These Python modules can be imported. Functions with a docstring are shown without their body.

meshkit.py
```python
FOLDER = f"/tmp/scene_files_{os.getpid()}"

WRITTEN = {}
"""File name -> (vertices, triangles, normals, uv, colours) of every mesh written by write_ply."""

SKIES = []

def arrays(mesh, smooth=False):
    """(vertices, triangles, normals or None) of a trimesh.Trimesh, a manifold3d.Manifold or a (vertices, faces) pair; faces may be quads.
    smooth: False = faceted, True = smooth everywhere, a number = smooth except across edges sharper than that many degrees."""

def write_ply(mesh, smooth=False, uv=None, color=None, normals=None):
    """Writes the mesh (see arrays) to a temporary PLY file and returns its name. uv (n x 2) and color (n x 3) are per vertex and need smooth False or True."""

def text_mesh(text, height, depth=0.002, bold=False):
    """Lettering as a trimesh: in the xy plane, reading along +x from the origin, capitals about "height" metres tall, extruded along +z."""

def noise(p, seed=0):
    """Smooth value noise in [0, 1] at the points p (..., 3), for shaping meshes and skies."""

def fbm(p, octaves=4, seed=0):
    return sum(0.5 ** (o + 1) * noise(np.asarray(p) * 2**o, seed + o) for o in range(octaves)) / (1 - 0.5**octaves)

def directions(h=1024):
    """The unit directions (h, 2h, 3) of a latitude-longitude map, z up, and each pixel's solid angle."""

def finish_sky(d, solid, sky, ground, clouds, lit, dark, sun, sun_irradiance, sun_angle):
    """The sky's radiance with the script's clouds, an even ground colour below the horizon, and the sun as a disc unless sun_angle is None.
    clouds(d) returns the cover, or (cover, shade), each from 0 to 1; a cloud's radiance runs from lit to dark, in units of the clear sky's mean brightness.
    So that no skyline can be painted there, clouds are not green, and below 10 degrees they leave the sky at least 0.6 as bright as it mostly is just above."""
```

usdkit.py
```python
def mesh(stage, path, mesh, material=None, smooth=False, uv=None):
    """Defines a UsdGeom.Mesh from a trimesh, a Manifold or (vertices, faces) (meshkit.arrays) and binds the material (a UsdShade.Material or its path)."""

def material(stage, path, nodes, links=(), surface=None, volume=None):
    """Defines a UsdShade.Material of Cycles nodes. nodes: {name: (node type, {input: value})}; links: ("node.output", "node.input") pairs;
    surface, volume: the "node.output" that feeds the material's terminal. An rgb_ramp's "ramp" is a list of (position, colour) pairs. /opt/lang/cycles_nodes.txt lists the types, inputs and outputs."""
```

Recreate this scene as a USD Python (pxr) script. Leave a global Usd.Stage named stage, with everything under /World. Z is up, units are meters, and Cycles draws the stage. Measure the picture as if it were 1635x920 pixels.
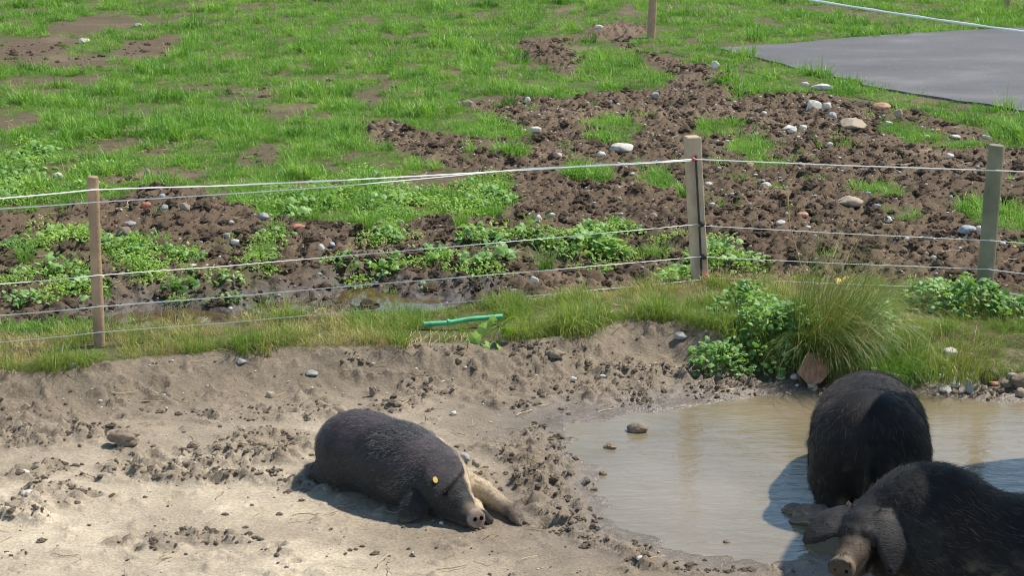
import math, random
import numpy as np, trimesh, usdkit
from meshkit import noise, fbm
from pxr import Usd, UsdGeom, UsdLux, UsdShade, Sdf, Gf, Vt
from shapely.geometry import Polygon, Point
import shapely

stage = Usd.Stage.CreateInMemory()
UsdGeom.SetStageUpAxis(stage, 'Z')
UsdGeom.Xform.Define(stage, '/World')
UsdGeom.Scope.Define(stage, '/World/Looks')
T = Sdf.ValueTypeNames

# ------------------------------------------------------------------ camera, sky, sun, exposure
F_PX, CAM_H, PITCH = 3000.0, 3.03, math.radians(13.86)
EXPOSURE = 0.60
SUN_EL, SUN_AZ = math.radians(57), math.atan2(0.88, 0.42)          # azimuth = atan2(x, y)
SUN_I, SKY = 1.25, 0.11
cam = UsdGeom.Camera.Define(stage, '/World/camera')
cam.CreateHorizontalApertureAttr(36.0); cam.CreateVerticalApertureAttr(36.0 * 920 / 1635)
cam.CreateFocalLengthAttr(36.0 * F_PX / 1635); cam.CreateClippingRangeAttr(Gf.Vec2f(0.1, 5000))
cam.CreateExposureAttr(EXPOSURE)
cam.AddTranslateOp().Set(Gf.Vec3d(0, 0, CAM_H)); cam.AddRotateXOp().Set(90 - math.degrees(PITCH))

sund = np.array([math.sin(SUN_AZ) * math.cos(SUN_EL), math.cos(SUN_AZ) * math.cos(SUN_EL), math.sin(SUN_EL)])
sky_mat = usdkit.material(stage, '/World/Looks/sky_look', {
    'sky': ('sky_texture', {'sky_type': 'single_scattering', 'sun_disc': False, 'sun_elevation': SUN_EL, 'sun_rotation': SUN_AZ, 'air_density': 1.5, 'aerosol_density': .3, 'ozone_density': 4.0}),
    'bg': ('background_shader', {'strength': SKY})}, [('sky.color', 'bg.color')], surface='bg.background')
dome = UsdLux.DomeLight.Define(stage, '/World/sky')
UsdShade.MaterialBindingAPI.Apply(dome.GetPrim()).Bind(sky_mat)
dome.GetPrim().SetCustomDataByKey('kind', 'structure')
sun = UsdLux.DistantLight.Define(stage, '/World/sun')
sun.CreateIntensityAttr(SUN_I); sun.CreateAngleAttr(0.53); sun.CreateColorAttr(Gf.Vec3f(1.0, 0.95, 0.87)); sun.CreateNormalizeAttr(True)
sun.AddRotateZOp().Set(math.degrees(-SUN_AZ)); sun.AddRotateXOp().Set(-(90 - math.degrees(SUN_EL)))

# ------------------------------------------------------------------ helpers
cp, sp = math.cos(PITCH), math.sin(PITCH)
def ray(px, py):
    u, v = (px - 817.5) / F_PX, (py - 460.0) / F_PX
    return np.array([u, cp - v * sp, -sp - v * cp])
def on_plane(px, py, z=0.0):
    d = ray(px, py); t = (z - CAM_H) / d[2]
    return np.array([d[0] * t, d[1] * t, z])
def proj(p):
    p = np.asarray(p, float); x, y, z = p[..., 0], p[..., 1], p[..., 2] - CAM_H
    dep = y * cp - z * sp; v = -(y * sp + z * cp) / dep
    return np.stack([817.5 + F_PX * x / dep, 460 + F_PX * v], -1)
def z_at(x, y, py):                                   # height on the vertical at (x, y) that stands at picture row py
    v = (py - 460.0) / F_PX
    return CAM_H + y * (-sp - v * cp) / (cp - v * sp)

used = {}
def name_for(name, parent='/World'):
    k = (str(parent), name); n = used.get(k, 0); used[k] = n + 1
    return f'{parent}/{name}' + (f'_{n:03d}' if n else '')
def tag(prim, label=None, cat=None, group=None, kind=None):
    prim = prim.GetPrim() if hasattr(prim, 'GetPrim') else prim
    for k, v in (('label', label), ('category', cat), ('group', group), ('kind', kind)):
        if v: prim.SetCustomDataByKey(k, v)
    return prim
def thing(name, label, cat, loc=(0, 0, 0), rotz=0, group=None):
    x = UsdGeom.Xform.Define(stage, name_for(name))
    x.AddTranslateOp().Set(Gf.Vec3d(*map(float, loc))); x.AddRotateZOp().Set(math.degrees(rotz))
    tag(x, label, cat, group); return x.GetPrim()
def obj(name, m, mat, parent=None, smooth=False, attrs=None):
    path = name_for(name, parent.GetPath() if parent is not None else '/World')
    g = usdkit.mesh(stage, path, m, mat, smooth=smooth)
    for k, (typ, val) in (attrs or {}).items():
        arr = np.asarray(val, np.float32)
        pv = UsdGeom.PrimvarsAPI(g).CreatePrimvar(k, typ, 'vertex')
        pv.Set(Vt.Vec3fArray.FromNumpy(arr) if arr.ndim == 2 else Vt.FloatArray.FromNumpy(arr))
    return g.GetPrim()
def sstep(a, b, x):
    t = np.clip((np.asarray(x, float) - a) / (b - a), 0, 1); return t * t * (3 - 2 * t)
def cat3(*a): return np.stack(np.broadcast_arrays(*a), -1)
def n2(x, y, s, seed, octv=3):
    return fbm(cat3(np.asarray(x) * s + 71.3 * seed, np.asarray(y) * s - 33.1 * seed, seed * 1.7), octv, seed)

# ------------------------------------------------------------------ where things lie on the ground
WATER = -0.205
VERGE_PX = [(-500, 640), (-120, 605), (0, 592), (80, 588), (150, 580), (250, 568), (350, 560), (450, 553), (560, 551), (650, 548), (760, 547), (820, 543), (900, 536), (1000, 508),
            (1070, 508), (1120, 520), (1160, 530), (1300, 536), (1500, 542), (1635, 548), (1800, 556), (2200, 590)]
VB = np.array([on_plane(*p)[:2] for p in VERGE_PX])
def yb(x): return np.interp(x, VB[:, 0], VB[:, 1]) + (n2(x, 0 * np.asarray(x), 3.0, 5) - .5) * .12
VERGE_BACK_PX = [(-500, 560), (0, 545), (160, 530), (300, 514), (400, 509), (560, 504), (660, 500), (760, 490), (850, 474), (950, 464), (1100, 452), (1250, 448), (1400, 455), (1635, 470), (2200, 490)]
VK = np.array([on_plane(*p)[:2] for p in VERGE_BACK_PX])
def yk(x): return np.interp(x, VK[:, 0], VK[:, 1])
PUD_PX = [(893, 678), (960, 668), (1040, 655), (1100, 645), (1180, 637), (1260, 632), (1400, 630), (1500, 634), (1635, 640), (1800, 655), (2000, 700), (2000, 860), (1800, 930), (1600, 905), (1450, 890), (1350, 886), (1260, 893),
          (1180, 896), (1100, 884), (1030, 868), (985, 846), (962, 815), (955, 780), (965, 745), (930, 732), (905, 712)]
PUD = Polygon([on_plane(px, py, WATER)[:2] for px, py in PUD_PX]).buffer(.12).buffer(-.12)
DITCH_PX = [[(175, 508), (215, 499), (290, 494), (340, 500), (370, 506), (330, 516), (190, 520)], [(385, 500), (430, 486), (480, 485), (500, 494), (470, 506), (400, 508)],
            [(550, 480), (556, 465), (588, 460), (608, 474), (650, 480), (710, 481), (752, 484), (700, 500), (640, 505), (598, 498), (572, 486)]]
DWATER = -0.13
DITCH = shapely.unary_union([Polygon([on_plane(px, py, DWATER)[:2] for px, py in q]).buffer(.05) for q in DITCH_PX])
def sdist(poly, x, y):                                # signed distance, negative inside
    pts = shapely.points(np.ravel(x), np.ravel(y))
    b = shapely.distance(poly.boundary, pts); ins = shapely.contains(poly, pts)
    return np.where(ins, -b, b).reshape(np.shape(x))

# bare soil of the pasture (outline) and what grows on it
SOIL_PX = [(735, 165), (830, 158), (900, 160), (960, 150), (1060, 142), (1075, 118), (1040, 95), (1000, 80), (985, 66), (900, 72), (935, 100), (915, 120), (880, 112), (845, 90), (818, 68), (930, 52), (950, 40), (1000, 36), (1060, 47), (1030, 58), (1010, 68),
           (1030, 84), (1095, 102), (1150, 112), (1210, 138), (1262, 152), (1330, 152), (1390, 165), (1450, 178), (1520, 197), (1600, 212), (1650, 217), (2100, 300), (2200, 500), (1635, 472), (1400, 458), (1200, 450), (1110, 455),
           (950, 466), (850, 476), (700, 497), (560, 506), (300, 517), (0, 549), (-500, 570), (-500, 340), (0, 340), (60, 338), (140, 327), (240, 303), (330, 300), (385, 322), (400, 345), (480, 352), (560, 365), (640, 372), (700, 352), (780, 352), (822, 340), (820, 310), (812, 286),
           (760, 277), (690, 262), (620, 243), (560, 217), (545, 196), (640, 203), (700, 214), (760, 226), (832, 222), (790, 192)]
SOIL = Polygon([on_plane(*p)[:2] for p in SOIL_PX]).buffer(0)
# (centre x, centre y, half width, half height, strength) of thinner turf in the upper left, and of green on the soil
BARE = [(40, 82, 70, 28, .75), (150, 38, 62, 18, .6), (240, 75, 45, 22, .7), (120, 100, 60, 12, .6), (250, 30, 60, 10, .4), (330, 8, 40, 6, .4), (410, 145, 40, 14, .45), (390, 160, 30, 9, .4), (330, 140, 22, 12, .4), (60, 145, 60, 7, .5),
        (210, 210, 35, 10, .5), (270, 238, 40, 14, .45), (430, 250, 40, 16, .45), (110, 260, 25, 10, .6), (300, 275, 60, 16, .6), (190, 290, 45, 12, .7), (95, 282, 24, 9, .6), (520, 260, 40, 12, .35), (620, 140, 25, 8, .4), (800, 120, 22, 8, .5), (790, 88, 14, 6, .6),
        (620, 150, 40, 10, .35), (900, 15, 30, 6, .5), (1000, 15, 22, 5, .4), (1090, 12, 30, 5, .4), (1200, 35, 40, 6, .35), (1300, 40, 40, 6, .35), (1390, 25, 40, 7, .4), (500, 130, 40, 9, .3)]
GREEN = [(972, 208, 40, 22, 1), (1140, 205, 45, 15, .9), (1195, 232, 32, 18, .9), (942, 278, 40, 12, .9), (1068, 290, 30, 16, 1), (1448, 214, 36, 16, 1), (1520, 235, 40, 10, .7), (1615, 222, 30, 14, 1), (1400, 303, 52, 14, .75), (1455, 350, 28, 10, .7),
         (1600, 348, 55, 24, .9), (810, 246, 34, 12, .6), (1205, 142, 55, 14, .8), (1215, 264, 45, 10, .5), (440, 398, 22, 14, .8), (40, 520, 60, 16, .9), (120, 508, 40, 10, .6), (980, 108, 52, 30, .9), (1130, 305, 16, 9, .5), (560, 330, 60, 30, .9), (1030, 60, 60, 20, 0), (700, 460, 30, 8, .3), (590, 470, 20, 6, .3), (1545, 205, 20, 6, .4)]
WEEDS = [(35, 392, 48, 26, 1), (100, 395, 50, 24, 1), (70, 425, 60, 28, .9), (120, 440, 30, 18, .8), (60, 470, 38, 14, .6), (120, 462, 30, 12, .6), (200, 408, 42, 20, 1), (270, 415, 38, 18, 1), (222, 440, 30, 14, .7), (265, 463, 48, 16, .9), (380, 434, 44, 20, .8), (400, 392, 50, 20, 1), (320, 432, 20, 9, .5),
         (440, 415, 20, 18, .6), (350, 468, 40, 12, .6), (420, 460, 25, 14, .6), (628, 412, 34, 15, .9), (668, 416, 24, 14, .7), (690, 415, 20, 10, .5), (630, 378, 42, 14, .7), (785, 386, 46, 14, 1), (760, 420, 26, 18, .7), (850, 392, 42, 15, .9), (930, 392, 36, 16, 1), (975, 395, 40, 20, 1), (950, 418, 40, 9, .8), (1050, 398, 36, 14, .9), (1080, 420, 30, 20, .9),
         (1160, 412, 46, 18, .9), (560, 430, 25, 14, .4), (510, 425, 25, 16, .3), (860, 448, 12, 5, .4), (40, 318, 60, 14, .9), (110, 312, 50, 14, .8), (60, 262, 60, 22, .8), (20, 290, 50, 14, .7), (180, 268, 40, 12, .5), (350, 320, 40, 8, .3), (480, 320, 70, 20, .8), (420, 318, 40, 16, .8), (640, 325, 60, 26, .9), (740, 318, 60, 26, .9), (560, 300, 70, 22, .5),
         (780, 300, 40, 22, .6), (1540, 478, 60, 22, .8), (1610, 480, 40, 22, .8), (520, 470, 30, 8, .3), (650, 445, 18, 6, .4), (700, 456, 20, 6, .3), (90, 230, 60, 14, .4), (1050, 425, 20, 8, .5)]
def patches(items):
    c, r, s = [], [], []
    for px, py, a, b, w in items:
        p, q = on_plane(px, py), on_plane(px, py - b); q2 = on_plane(px, py + b)
        c.append(p[:2]); r.append((a / F_PX * np.hypot(p[1], CAM_H), max(.08, (q[1] - q2[1]) / 2))); s.append(w)
    return np.array(c), np.array(r), np.array(s)
PB, PG, PW = patches(BARE), patches(GREEN), patches(WEEDS)
def cover(P, x, y):
    wx = x + (n2(x, y, 2.6, 11) - .5) * .55; wy = y + (n2(x, y, 1.6, 12) - .5) * .9
    out = np.zeros(np.shape(x))
    for c, r, s in zip(*P):
        d = np.hypot((wx - c[0]) / r[0], (wy - c[1]) / r[1])
        out = np.maximum(out, s * (1 - sstep(.7, 1.25, d)))
    return out
ASPH_PX = [(1140, 79), (1230, 73), (1330, 65), (1450, 55), (1580, 47.5), (1900, 30), (2600, 60), (2300, 290), (1760, 208), (1640, 181), (1540, 165), (1450, 150), (1380, 137), (1310, 121), (1240, 101)]
ASPH = Polygon([on_plane(*p)[:2] for p in ASPH_PX])
def masks(x, y):
    """(turf 0..1, leafy weeds 0..1, churned soil 0..1) of the pasture."""
    jx = x + (n2(x, y, 1.5, 21) - .5) * .5; jy = y + (n2(x, y, 1.2, 22) - .5) * .9
    soil = 1 - sstep(-.12, .12, sdist(SOIL, jx, jy))
    bare = cover(PB, x, y)
    spots = n2(x, y, 1.4, 31, 4)
    lf = sstep(2.0, -3.0, x) * .004; holes = np.maximum(sstep(.58 - lf, .66 - lf, spots) * .8, sstep(.60 - lf, .70 - lf, n2(x, y, 4.5, 33, 3)) * .85)
    turf = (1 - soil) * (1 - np.clip(bare * 1.35, 0, .97)) * (1 - holes)
    turf = np.maximum(turf, cover(PG, x, y))
    turf = np.where(sdist(ASPH, x, y) < -.4, 0, turf)
    return turf, cover(PW, x, y), soil

# clod bands of the pen: (centre, half size, strength)
CLODS = [(60, 700, 120, 22, 1), (160, 690, 70, 14, .6), (330, 722, 140, 16, .9), (440, 700, 80, 22, .8), (300, 762, 130, 16, .9), (60, 770, 60, 14, .9), (50, 806, 70, 16, 1), (120, 800, 30, 12, .6), (350, 848, 80, 14, .7), (280, 872, 40, 12, .6), (210, 858, 40, 8, .8), (420, 760, 90, 14, .6), (190, 780, 60, 5, .4),
         (300, 660, 120, 10, .4), (60, 662, 60, 10, .6), (800, 705, 60, 14, .6), (850, 690, 60, 14, .7), (880, 740, 60, 40, 1), (830, 720, 40, 22, .8), (900, 800, 60, 40, .9), (920, 850, 60, 26, .9), (1000, 880, 60, 12, .8), (1100, 900, 90, 12, .9), (1200, 908, 60, 10, .8), (860, 760, 40, 20, .9),
         (640, 585, 130, 24, .5), (900, 600, 120, 26, .8), (1000, 610, 110, 20, .8), (1150, 610, 60, 18, .8), (850, 570, 80, 20, .6), (700, 620, 60, 18, .5), (760, 640, 90, 8, .7), (620, 652, 60, 8, .6), (1560, 618, 90, 14, .9), (420, 585, 60, 14, .4), (450, 655, 80, 12, .5), (30, 880, 40, 8, .4), (450, 880, 60, 8, .3), (750, 770, 40, 24, .5), (970, 712, 22, 8, .8), (960, 757, 12, 8, .8), (1600, 660, 60, 20, .7), (1040, 650, 60, 8, .7)]
def pen_patches(items):
    c, r, s = [], [], []
    for px, py, a, b, w in items:
        p = on_plane(px, py, -.17); q, q2 = on_plane(px, py - b, -.17), on_plane(px, py + b, -.17)
        c.append(p[:2]); r.append((a / F_PX * np.hypot(p[1], 3.2), (q[1] - q2[1]) / 2)); s.append(w)
    return np.array(c), np.array(r), np.array(s)
PC = pen_patches(CLODS)

def ground(x, y, detail=True):
    x, y = np.asarray(x, float), np.asarray(y, float)
    ybx = yb(x); t = ybx - y
    lip = n2(x, y, 1.3, 41, 2)
    z = -0.165 * sstep(-.03, .30 + .25 * lip, t) + (n2(x, y, .5, 42, 2) - .5) * .05 * sstep(.4, 1.5, t)
    near = (y > 4) & (y < 14.5) & (np.abs(x) < 9)
    # puddle
    dp = np.full(x.shape, 9.0); dp[near] = sdist(PUD, x[near], y[near])
    dpn = dp + ((n2(x, y, 3.2, 43, 3) - .5) * .30 + (n2(x, y, 11.0, 44, 3) - .5) * .20) * sstep(.6, 0, np.abs(dp)) * (.35 + .65 * sstep(2.2, 1.2, x))
    shore = WATER + np.where(dpn > 0, .005 + .06 * dpn ** .8 if False else .004 + .075 * np.maximum(dpn, 0), -.30 * np.minimum(-dpn, .5) - .004)
    k = sstep(.75, .15, dpn)
    z = np.where(t > -.1, z * (1 - k) + np.minimum(z, shore) * k, z)
    # ditch behind the verge, and the low ground along it
    back = y - yk(x)
    z = z - .07 * sstep(-.05, .1, back) * (1 - sstep(.7, 1.9, back)) * (1 - sstep(1.6, 2.4, x))
    dd = np.full(x.shape, 9.0); dd[near] = sdist(DITCH, x[near], y[near])
    kd = sstep(.30, .05, dd)
    z = np.where(back > -.2, z * (1 - kd) + np.minimum(z, DWATER + np.where(dd > 0, .004 + .18 * np.maximum(dd, 0), dd * .5 - .004)) * kd, z)
    if not detail: return z
    turf, weeds, soil = masks(x, y)
    pas = sstep(.0, -.12, t) ; vr = (back < .05) & (t < 0)
    churn = soil * (1 - .6 * turf)
    rough = (n2(x, y, 2.2, 51, 4) - .5) * .17 * churn + (np.abs(n2(x, y, 6.0, 52, 3) - .5)) * .20 * churn + (n2(x, y, 17.0, 53, 3) - .5) * .075 * churn + .03 * sstep(.52, .66, n2(x, y, 12.0, 58, 3)) * churn
    rough += (n2(x, y, 1.1, 54, 3) - .5) * .07 * (1 - churn) + (n2(x, y, 9.0, 55, 2) - .5) * .03 * (1 - churn)
    rough = np.where(vr, (n2(x, y, 3, 56, 3) - .5) * .05, rough)
    rough *= 1 - .55 * sstep(.35, 0, dd)
    far = (1 - sstep(60, 120, np.abs(y))) * sstep(.0, .5, np.where(y > 14, sdist(ASPH, x, y), 9))
    # pen: smooth trodden mud with crumbly bands
    cl = np.zeros(x.shape); cl[near] = cover(PC, x[near], y[near])
    wetz = sstep(.0, -.06, dpn)
    band = cl * sstep(.38, .58, n2(x, y, 4.5, 61, 3) + .10)
    pr = (n2(x, y, 2.5, 62, 3) - .5) * .035 + band * (.006 + .07 * np.abs(n2(x, y, 11, 63, 3) - .45) + .030 * sstep(.46, .62, n2(x, y, 24, 64, 3)) + .018 * sstep(.5, .62, n2(x, y, 38, 69, 2)))
    pr += (n2(x, y, 40, 65, 2) - .5) * .008 + sstep(.62, .8, n2(x, y, 14, 66, 3)) * .02
    bank = sstep(-.05, .1, t) * (1 - sstep(.35, .9, t))
    pr += bank * (.05 * (n2(x, y, 6, 67, 3) - .5) + .04 * sstep(.55, .75, n2(x, y, 16, 68, 3)))
    pr *= (1 - .80 * sstep(-.05, -.3, dpn)) * (.38 + .62 * sstep(-.02, .25, dpn))
    return z + np.where(t > 0, pr * sstep(0, .08, t), rough * pas) * far
def at(px, py, z0=-.1):
    z = z0
    for _ in range(12):
        p = on_plane(px, py, z); z = float(ground(np.array([p[0]]), np.array([p[1]]), False)[0])
    return np.array([p[0], p[1], z])

# ------------------------------------------------------------------ materials
M = {}
def mat(name, nodes, links, surface='p.BSDF'):
    M[name] = usdkit.material(stage, '/World/Looks/' + name, nodes, links, surface=surface); return M[name]
def ground_mat(name, bump_scale, bump_strength):
    return mat(name, {'a': ('attribute', {'attribute': 'tint'}), 'w': ('attribute', {'attribute': 'wet'}), 'g': ('geometry', {}),
        'n1': ('noise_texture', {'scale': 60.0, 'detail': 5.0, 'roughness': .65}), 'n2': ('noise_texture', {'scale': 7.0, 'detail': 4.0, 'roughness': .6}),
        'r1': ('map_range', {'value': .5, 'from_min': .3, 'from_max': .7, 'to_min': .72, 'to_max': 1.25}), 'r2': ('map_range', {'from_min': .3, 'from_max': .7, 'to_min': .85, 'to_max': 1.15}),
        'm': ('math', {'math_type': 'multiply'}), 'cm': ('vector_math', {'math_type': 'scale'}),
        'rr': ('map_range', {'from_min': 0.0, 'from_max': 1.0, 'to_min': .92, 'to_max': .22}), 'sr': ('map_range', {'from_min': 0.0, 'from_max': 1.0, 'to_min': .15, 'to_max': .6}),
        'nb': ('noise_texture', {'scale': bump_scale, 'detail': 6.0, 'roughness': .7}), 'b': ('bump', {'strength': bump_strength, 'distance': .012}), 'p': ('principled_bsdf', {})},
        [('g.position', 'n1.vector'), ('g.position', 'n2.vector'), ('g.position', 'nb.vector'), ('n1.fac', 'r1.value'), ('n2.fac', 'r2.value'), ('r1.result', 'm.value1'), ('r2.result', 'm.value2'),
         ('a.vector', 'cm.vector1'), ('m.value', 'cm.scale'), ('cm.vector', 'p.base_color'), ('w.fac', 'rr.value'), ('rr.result', 'p.roughness'), ('w.fac', 'sr.value'), ('sr.result', 'p.specular_ior_level'),
         ('nb.fac', 'b.height'), ('b.normal', 'p.normal')])
ground_mat('mud_look', 55.0, .8); ground_mat('soil_look', 40.0, 1.0)
def plain(name, col, rough=.7, var=.25, scale=30.0, spec=.3, bump=0.0, bscale=60.0, col2=None):
    c2 = col2 or tuple(c * (1 - var) for c in col)
    nodes = {'g': ('texture_coordinate', {}), 'n': ('noise_texture', {'scale': scale, 'detail': 5.0, 'roughness': .6}), 'r': ('rgb_ramp', {'ramp': [(.3, c2), (.48 if col2 else .7, tuple(c * (1 + var * .5 * (col2 is None)) for c in col))]}),
             'p': ('principled_bsdf', {'roughness': rough, 'specular_ior_level': spec})}
    links = [('g.object', 'n.vector'), ('n.fac', 'r.fac'), ('r.color', 'p.base_color')]
    if bump:
        nodes |= {'nb': ('noise_texture', {'scale': bscale, 'detail': 5.0, 'roughness': .65}), 'b': ('bump', {'strength': bump, 'distance': .01})}
        links += [('g.object', 'nb.vector'), ('nb.fac', 'b.height'), ('b.normal', 'p.normal')]
    return mat(name, nodes, links)
def leaf_mat(name, cols, trans=.35, rough=.5, patch=1.1, spec=.35):
    """cols: three colours, picked by a mix of the place and the single plant."""
    return mat(name, {'g': ('geometry', {}), 'o': ('object_info', {}), 'n': ('noise_texture', {'scale': patch, 'detail': 4.0, 'roughness': .65}), 'i': ('math', {'math_type': 'multiply', 'value2': .45}),
        'j': ('math', {'math_type': 'multiply', 'value2': .3}), 's': ('math', {'math_type': 'add'}), 's2': ('math', {'math_type': 'add'}), 'k': ('math', {'math_type': 'multiply', 'value2': .62}),
        'r': ('rgb_ramp', {'ramp': [(.22, cols[0]), (.5, cols[1]), (.8, cols[2])]}),
        'p': ('principled_bsdf', {'roughness': rough, 'specular_ior_level': spec}), 't': ('translucent_bsdf', {}), 'x': ('mix_closure', {'fac': trans}),
        'h': ('vector_math', {'math_type': 'multiply', 'vector2': (1.15, 1.25, .55)})},
        [('g.position', 'n.vector'), ('n.fac', 'k.value1'), ('o.random', 'j.value1'), ('g.random_per_island', 'i.value1'), ('k.value', 's.value1'), ('j.value', 's.value2'), ('s.value', 's2.value1'), ('i.value', 's2.value2'), ('s2.value', 'r.fac'),
         ('r.color', 'p.base_color'), ('r.color', 'h.vector1'), ('h.vector', 't.color'), ('p.BSDF', 'x.closure1'), ('t.BSDF', 'x.closure2')], surface='x.closure')
leaf_mat('turf_look', [(.055, .150, .018), (.175, .335, .045), (.36, .475, .12)])
leaf_mat('verge_look', [(.095, .175, .022), (.21, .28, .050), (.38, .37, .12)], patch=2.2)
leaf_mat('straw_look', [(.32, .24, .09), (.45, .35, .15), (.54, .44, .22)], trans=.2)
leaf_mat('weed_look', [(.13, .23, .03), (.25, .39, .06), (.37, .48, .11)], patch=3.0)
leaf_mat('bush_look', [(.10, .20, .05), (.21, .36, .10), (.38, .50, .20)], patch=5.0, spec=.3, rough=.5)
leaf_mat('rush_look', [(.055, .11, .016), (.11, .17, .026), (.26, .24, .075)], patch=4.0, trans=.25)
plain('clod_look', (.215, .166, .116), .9, .35, 14.0, .2, .9, 50.0)
plain('soil_clod_look', (.104, .073, .047), .92, .35, 14.0, .15, .9, 50.0)
plain('wood_pale_look', (.41, .305, .205), .8, .25, 9.0, .2, .3, 60.0)
plain('wood_brown_look', (.33, .22, .135), .85, .35, 7.0, .2, .5, 50.0)
plain('wood_green_look', (.18, .17, .115), .85, .3, 6.0, .2, .4, 60.0)
plain('wire_look', (.85, .85, .82), .5, .1, 20.0, .4)
plain('rope_look', (.62, .68, .72), .5, .15, 20.0, .4)
plain('black_plastic_look', (.015, .015, .017), .35, .2, 20.0, .5)
plain('red_plastic_look', (.55, .06, .07), .4, .15, 20.0, .5)
plain('green_pipe_look', (.05, .34, .16), .5, .45, 14.0, .5)
plain('yellow_tag_look', (.66, .44, .10), .4, .1, 40.0, .4)
plain('terracotta_look', (.44, .24, .155), .9, .35, 20.0, .2, .7, 60.0)
plain('stone_white_look', (.47, .435, .37), .75, .25, 16.0, .3, .35, 50.0, col2=(.15, .115, .08))
plain('stone_grey_look', (.26, .255, .24), .75, .3, 14.0, .3, .4, 50.0, col2=(.15, .115, .08))
plain('stone_blue_look', (.25, .275, .285), .7, .3, 14.0, .3, .4, 50.0, col2=(.15, .115, .08))
plain('stone_tan_look', (.29, .23, .165), .8, .3, 14.0, .3, .4, 50.0, col2=(.15, .115, .08))
plain('stone_red_look', (.36, .14, .085), .85, .3, 18.0, .3, .5, 50.0, col2=(.15, .115, .08))
plain('stone_brown_look', (.17, .13, .095), .85, .3, 14.0, .3, .5, 50.0, col2=(.15, .115, .08))
mat('asphalt_look', {'g': ('geometry', {}), 'mp': ('mapping', {'scale': (.6, .9, 1.0)}), 'n': ('noise_texture', {'scale': 1.0, 'detail': 6.0, 'roughness': .6}), 'f': ('noise_texture', {'scale': 90.0, 'detail': 2.0}), 'v': ('voronoi_texture', {'scale': 9.0}),
    'r': ('rgb_ramp', {'ramp': [(.3, (.060, .057, .057)), (.52, (.080, .076, .076)), (.72, (.125, .117, .112))]}), 's': ('rgb_ramp', {'ramp': [(.06, (.26, .25, .23)), (.10, (0, 0, 0))]}), 'c': ('mix', {'mix_type': 'add', 'fac': .7}),
    'b': ('bump', {'strength': .5, 'distance': .006}), 'p': ('principled_bsdf', {'roughness': .8, 'specular_ior_level': .4})},
    [('g.position', 'mp.vector'), ('mp.vector', 'n.vector'), ('g.position', 'f.vector'), ('g.position', 'v.vector'), ('n.fac', 'r.fac'), ('v.distance', 's.fac'), ('r.color', 'c.color1'), ('s.color', 'c.color2'), ('c.color', 'p.base_color'), ('f.fac', 'b.height'), ('b.normal', 'p.normal')])
def water_mat(name, c1, c2, strength):
    return mat(name, {'g': ('geometry', {}), 'mp': ('mapping', {'scale': (.55, 1.5, 1.0), 'rotation': (0.0, 0.0, .25)}), 'n': ('noise_texture', {'scale': 9.0, 'detail': 4.0, 'roughness': .55, 'distortion': .6}), 'n2': ('noise_texture', {'scale': 1.3, 'detail': 3.0}),
        'r': ('rgb_ramp', {'ramp': [(.3, c1), (.7, c2)]}), 'b': ('bump', {'strength': strength, 'distance': .02}), 'p': ('principled_bsdf', {'roughness': .04, 'ior': 1.5, 'specular_ior_level': .5})},
        [('g.position', 'mp.vector'), ('mp.vector', 'n.vector'), ('g.position', 'n2.vector'), ('n2.fac', 'r.fac'), ('r.color', 'p.base_color'), ('n.fac', 'b.height'), ('b.normal', 'p.normal')])
water_mat('puddle_look', (.135, .106, .060), (.195, .158, .104), .38)
water_mat('ditch_look', (.06, .04, .02), (.09, .062, .03), .04)
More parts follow.
